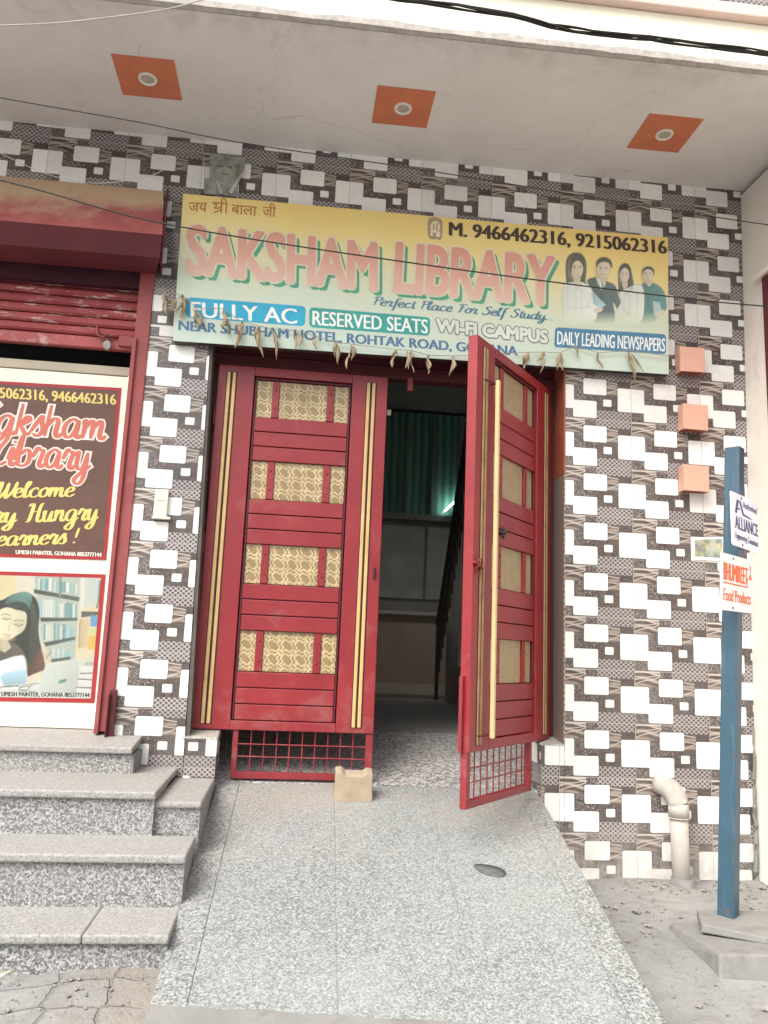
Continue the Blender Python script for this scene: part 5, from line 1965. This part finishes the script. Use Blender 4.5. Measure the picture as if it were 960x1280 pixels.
ft = MB()
ft.tube([P0 + Vector((0, 0, -.03)), P0 + Vector((.002, 0, .02))], .07, 9, True, .045)
ft.build('mortar_foot', M['concrete'], post)

def plate(pxs, label):
    zmid = sum(p[1] for p in pxs) / 4
    # plane touching the near edge of the post at that height
    d = ray(923, zmid)
    tt = (P0.y - CAM.y) / d.y
    zh = (CAM + d * tt).z
    O = P0 + up * ((zh - P0.z) / up.z) + D2 * (hw + .004)
    bd = Board(O, D1, (0, 0, 1))
    q = [bd.px(*p) for p in pxs]
    t = thing('sign_plate', O, label, 'sign')
    return bd, q, t
lav = ink('plate_lavender', (.70, .72, .80))
wht = ink('plate_white', (.74, .76, .76))
nav2 = ink('plate_navy', (.045, .045, .17))
ora = ink('plate_orange', (.68, .13, .035))
pls = [[(912, 613), (947, 629), (947.5, 692), (914.5, 681)], [(900.5, 690), (939.5, 701), (939.5, 767), (899.5, 762)]]
bd, q, t = plate(pls[0], 'lavender plate with navy ALLIANCE lettering, upper of two on the blue post')
def between(q, s_, t_):
    return (q[3] * (1 - s_) + q[2] * s_) * (1 - t_) + (q[0] * (1 - s_) + q[1] * s_) * t_
def plate_sheet(bd, q, t, mat):
    o = [q[3], q[2], q[1], q[0]]
    mb = MB()
    r = .014
    ring_ = []
    for i in range(4):
        p, a, b_ = o[i], (o[i - 1] - o[i]).normalized(), (o[(i + 1) % 4] - o[i]).normalized()
        for k in range(4):
            tt = k / 3 * math.pi / 2
            ring_.append(p + a * r * (1 - math.sin(tt)) + b_ * r * (1 - math.cos(tt)))
    n = len(ring_)
    mb.add([bd.w(p.x, p.y, 0) for p in ring_] + [bd.w(p.x, p.y, .004) for p in ring_], [tuple(reversed(range(n))), tuple(range(n, 2 * n))] + [(i, (i + 1) % n, n + (i + 1) % n, n + i) for i in range(n)])
    mb.build('plate', mat, t)
    for a_ in (.935, .055):
        bo_ = MB()
        cpt = between(q, .36, a_)
        bo_.tube([bd.w(cpt.x, cpt.y, -.004), bd.w(cpt.x, cpt.y, .0072)], .0055, 6)
        bo_.build('bolt', M['iron'], t)
plate_sheet(bd, q, t, lav)
def pz(x, y):
    return (890 + x / 7.114, 600 + y / 7.114)
class RawBoard(Board):
    def px(s, a, b):
        return between(s.q, a, b)
def raw(bd, q):
    r = RawBoard(bd.O, bd.U, bd.V)
    r.q = q
    return r
rb_ = raw(bd, q)
rb_.polys('emblem', [[(.12, .62), (.20, .88), (.27, .88), (.19, .62)], [(.27, .88), (.33, .88), (.44, .66), (.72, .62), (.72, .60), (.40, .62)], [(.16, .70), (.30, .70), (.30, .73), (.17, .73)]], nav2, t, .0048)
rb_.text('lettering', 'Authorised', (.42, .78), (.93, .76), (.42, .90), nav2, t, .0048, bold=.0012)
rb_.text('lettering', 'ALLIANCE', (.12, .33), (.97, .32), (.12, .57), nav2, t, .0048, bold=.003)
rb_.text('lettering', 'Engineering Consultant', (.12, .15), (.97, .12), (.12, .26), nav2, t, .0048, bold=.0012)
bd, q, t = plate(pls[1], 'white plate with orange food products lettering, lower of two on the blue post')
plate_sheet(bd, q, t, wht)
rb_ = raw(bd, q)
rb_.text('lettering', 'BHUMIREET', (.08, .53), (.83, .52), (.08, .84), ora, t, .0048, bold=.0045)
rb_.polys('rule', [[(.06, .47), (.84, .46), (.84, .485), (.06, .495)], [(.82, .485), (.84, .485), (.84, .64), (.82, .64)]], ora, t, .0048)
rb_.polys('emblem', [[(.86, .62), (.92, .76), (.98, .62)], [(.90, .76), (.90, .88), (.94, .88), (.94, .76)]], ora, t, .0048)
rb_.text('lettering', 'Food Products', (.08, .17), (.94, .16), (.08, .38), ora, t, .0048, bold=.0025)

ph_ = thing('photo_card', onY(884, 700, -.004), 'small glossy card printed with colourful vegetables on the tiled wall beside the post', 'card')
VD = Board((.6, -.004, 1.95), (1, 0, 0), (0, 0, 1))
q = [VD.px(*p) for p in ((866, 699.5), (905, 701.5), (905, 671), (865.5, 672.5))]
sheet(VD, 'card', q, ink('card_white', (.72, .74, .68)), ph_, .003)
vm = NB('vegetable_print')
cc = vm.voro(vm.obj, 42, 'Color')
hsn = vm.n.new('ShaderNodeHueSaturation')
vm.put(hsn.inputs['Color'], cc)
hsn.inputs['Saturation'].default_value = .8
hsn.inputs['Value'].default_value = .45
vmat = vm.done(vm.mix(.6, hsn.outputs[0], vm.ramp(vm.noise(vm.obj, 16, 3), [(.35, (.10, .14, .07)), (.6, (.5, .50, .36))])), .3)
iw = .012
VD.poly('picture', [q[0] + Vector((iw, iw * 1.6)), q[1] + Vector((-iw, iw * 1.6)), q[2] + Vector((-iw, -iw)), q[3] + Vector((iw, -iw))], vmat, ph_, .0036, raw=True)

cb_ = thing('concrete_block', (.3, -1.1, GZ), 'large angular grey concrete slab in the street around the blue post', 'concrete slab')
k1 = MB()
bt = [(-.130, -1.375), (.75, -1.40), (.72, -.80), (.02, -.78), (-.09, -.80)]
tp = [(-.112, -1.345), (.75, -1.37), (.72, -.82), (.03, -.80), (-.065, -.835)]
k1.add([Vector((x, y, .04)) for x, y in bt] + [Vector((x, y, z_)) for (x, y), z_ in zip(tp, (.168, .166, .155, .125, .120))], [(4, 3, 2, 1, 0), (5, 6, 7, 8, 9)] + [(i, (i + 1) % 5, 5 + (i + 1) % 5, 5 + i) for i in range(5)])
k1.build('slab', M['concrete'], cb_, bevel=.008)
cb2 = thing('concrete_slab', (.2, -1.0, .16), 'thin broken concrete flag lying on the larger slab under the blue post', 'broken slab')
k2 = MB()
bt = [(-.03, -1.05), (.18, -1.19), (.46, -1.20), (.42, -.86), (.05, -.86)]
k2.add([Vector((x, y, .150)) for x, y in bt] + [Vector((x * .98 + .004, y * .985 - .013, z_)) for (x, y), z_ in zip(bt, (.186, .176, .172, .182, .188))], [(4, 3, 2, 1, 0), (5, 6, 7, 8, 9)] + [(i, (i + 1) % 5, 5 + (i + 1) % 5, 5 + i) for i in range(5)])
k2.build('flag', M['concrete'], cb2, bevel=.006)

# ------------------------------------------------------------------ door stop, flattened leaf, stick, switch plate
sa, sb = onR(417, 1001), onR(466, 1003)
ds = thing('paving_block', (sa + sb) / 2, 'tan dog-bone paving block propped against the closed door leaf', 'block')
cx_ = (sa.x + sb.x) / 2
hw2 = abs(sb.x - sa.x) / 2
yb_ = (sa.y + sb.y) / 2
H2 = .150
pf = [(-hw2, 0), (hw2, 0), (hw2 * .96, H2 * .45), (hw2 * .97, H2 * .98), (hw2 * .70, H2), (hw2 * .45, H2 * .90), (-hw2 * .42, H2 * .90), (-hw2 * .66, H2 * 1.02), (-hw2 * .96, H2), (-hw2 * .95, H2 * .5)]
db = MB()
zb_ = ramp_z(yb_) - .004
db.add([Vector((cx_ + x, yb_, zb_ + z_)) for x, z_ in pf] + [Vector((cx_ + x, yb_ + .085, zb_ + .022 + z_)) for x, z_ in pf], [tuple(range(len(pf))), tuple(reversed(range(len(pf), 2 * len(pf))))] + [((i + 1) % len(pf), i, len(pf) + i, len(pf) + (i + 1) % len(pf)) for i in range(len(pf))])
db.build('block', M['wood_block'], ds, bevel=.006)

lc = onR(613, 1089)
sl_ = MB()
ring_ = []
nl = 20
for i in range(nl):
    t_ = 2 * math.pi * i / nl
    dx = .068 * math.cos(t_) * (1 + .08 * math.sin(3 * t_))
    dy = .052 * math.sin(t_) * (1 + .12 * math.sin(2 * t_ + 1))
    ring_.append((lc.x + dx, lc.y + dy - dx * .35))
sl_.add([Vector((x, y, ramp_z(y) + .001)) for x, y in ring_] + [Vector((x, y, ramp_z(y) + .005)) for x, y in ring_] + [Vector((lc.x, lc.y, ramp_z(lc.y) + .011))],
        [(i, (i + 1) % nl, nl + (i + 1) % nl, nl + i) for i in range(nl)] + [(nl + i, nl + (i + 1) % nl, 2 * nl) for i in range(nl)])
tag(sl_.build('fallen_leaf', M['stain'], smooth=True), 'dark flattened leaf lying on the grey granite ramp', 'leaf')

tg = MB()
t0 = onZ(-2, 1222, GZ + .03)
t1 = onZ(20, 1213, GZ + .03)
tg.tube([t0, (t0 + t1) / 2 + Vector((0, 0, .004)), t1], .007, 7, True, .004)
tag(tg.build('stick', M['twig'], smooth=True), 'pale thin stick lying on the pavers at the foot of the steps', 'stick')

sw_ = thing('switch_plate', onY(201, 640, 0), 'cream electrical switch box fixed to the tiled pier beside the closed leaf', 'switch')
s0, s1 = onY(191, 645, -.03), onY(211, 612, -.03)
b_ = MB()
b_.box(s0.x, s1.x, -.03, -.001, s0.z, s1.z)
b_.build('box', M['switch'], sw_, bevel=.004)
b_ = MB()
b_.box(s0.x + .015, s1.x - .015, -.034, -.0302, s0.z + .09, s0.z + .098)
b_.box(s0.x - .004, s1.x + .022, -.04, -.001, s0.z - .014, s0.z - .0005)
b_.build('cover_strip', M['switch'], sw_, bevel=.002)

# ------------------------------------------------------------------ overhead wires
def wire(name, pts, r, mat, label, n=6):
    P = []
    for i in range(len(pts) - 1):
        q = [pts[max(i - 1, 0)], pts[i], pts[i + 1], pts[min(i + 2, len(pts) - 1)]]
        for k in range(6):
            t = k / 6
            a, b, c, d = [Vector(v) for v in q]
            P.append(.5 * ((2 * b) + (c - a) * t + (2 * a - 5 * b + 4 * c - d) * t * t + (3 * b - a - 3 * c + d) * t ** 3))
    P.append(Vector(pts[-1]))
    mb = MB()
    mb.tube(P, r, n)
    return tag(mb.build(name, mat, smooth=True), label, 'cable')
wire('cable', [(-4.6, -1.2, 3.42), (-3.21, -1.2, 3.216), (-2.487, -1.2, 3.085), (-1.311, -1.2, 3.008), (-.171, -1.2, 2.966), (.307, -1.2, 2.962), (1.6, -1.2, 2.97)], .0032, M['wire'], 'thin dark cable sagging right across the lettering of the banner')
wire('cable', [(-4.8, -1.1, 3.80), (-3.298, -1.1, 3.677), (-2.693, -1.1, 3.632), (-2.217, -1.1, 3.584), (-1.36, -1.1, 3.545), (.265, -1.1, 3.452), (1.6, -1.1, 3.42)], .0026, M['wire'], 'thin dark cable running just above the top edge of the banner')
q = [onY(u, v, -1.3) for u, v in [(0, 32), (80, 28), (200, 13), (262, -3)]]
wire('cable', [q[0] + (q[0] - q[1]) * 1.2] + q + [q[3] + (q[3] - q[2]) * 2], .003, M['wire_pale'], 'thin pale cable crossing the top left of the balcony soffit')
q = [onY(u, v, -.5) for u, v in [(-5, 189), (60, 218), (120, 229), (180, 222), (205, 212)]]
wire('cable', q, .0018, M['wire_pale'], 'slack faint wire hanging over the shutter hood')
q = [onY(u, v, -.02) for u, v in [(252, 172), (254, 195), (256, 214), (255, 240)]]
wire('cable', q, .0022, M['wire_pale'], 'short pale wire hanging down beside the mask plaque')
bu = MB()
bp_ = [onY(u, v, -1.25) for u, v in [(420, -14), (500, 0), (570, 8), (640, 19), (690, 32), (740, 41), (790, 46), (840, 52), (900, 59), (965, 67), (1060, 80)]]
random.seed(9)
for k in range(5):
    ph = random.random() * 6
    P = []
    for i in range(len(bp_) - 1):
        for j in range(5):
            t = j / 5
            p = bp_[i].lerp(bp_[i + 1], t)
            s_ = (i + t)
            P.append(p + Vector((0, .007 * math.cos(s_ * 1.3 + ph), .0075 * math.sin(s_ * 1.1 + ph) + .002 * math.sin(s_ * 4 + ph))))
    bu.tube(P, .0050, 6)
tag(bu.build('cable_bundle', M['wire'], smooth=True), 'thick twisted bundle of black cables slung along the cream balcony front', 'cable bundle')

# ------------------------------------------------------------------ loose grit on the street
gt = MB()
random.seed(33)
def pebble(x, y, r):
    z = ground_height(x, y)
    V = []
    for (a, b, c) in ((1, 0, 0), (-1, 0, 0), (0, 1, 0), (0, -1, 0), (0, 0, .7), (0, 0, -.5), (.6, .6, .35), (-.6, .6, .3), (.6, -.6, .3), (-.6, -.6, .35)):
        k = r * (.7 + .5 * random.random())
        V.append(Vector((x + a * k, y + b * k, z + r * .25 + c * k)))
    gt.add(V, [(4, 0, 6), (4, 6, 2), (4, 2, 7), (4, 7, 1), (4, 1, 9), (4, 9, 3), (4, 3, 8), (4, 8, 0), (0, 8, 5), (8, 3, 5), (3, 9, 5), (9, 1, 5), (1, 7, 5), (7, 2, 5), (2, 6, 5), (6, 0, 5)])
n = 0
while n < 1300:
    x, y = random.uniform(-3.4, 1.1), random.uniform(-2.1, -.02)
    on_ramp = -2.25 < x < -.38 and y > -1.7
    on_steps = x < -2.2 and y > -1.36
    on_slab = x > -.14 and -1.4 < y < -.77
    if on_ramp or on_steps or on_slab:
        continue
    near = math.exp(-((y) / .18) ** 2) + math.exp(-((y + 1.4) / .14) ** 2) * (x < -2.2) + .35 * (x > -.5)
    if random.random() > .15 + near:
        continue
    pebble(x, y, min(.020 if x > -.4 else .013, random.expovariate(1 / .0042) + .0015))
    n += 1
tag(gt.build('gravel', paint('grit', (.23, .215, .19), .9, .4, 30, .3, 80), smooth=False), kind='stuff')
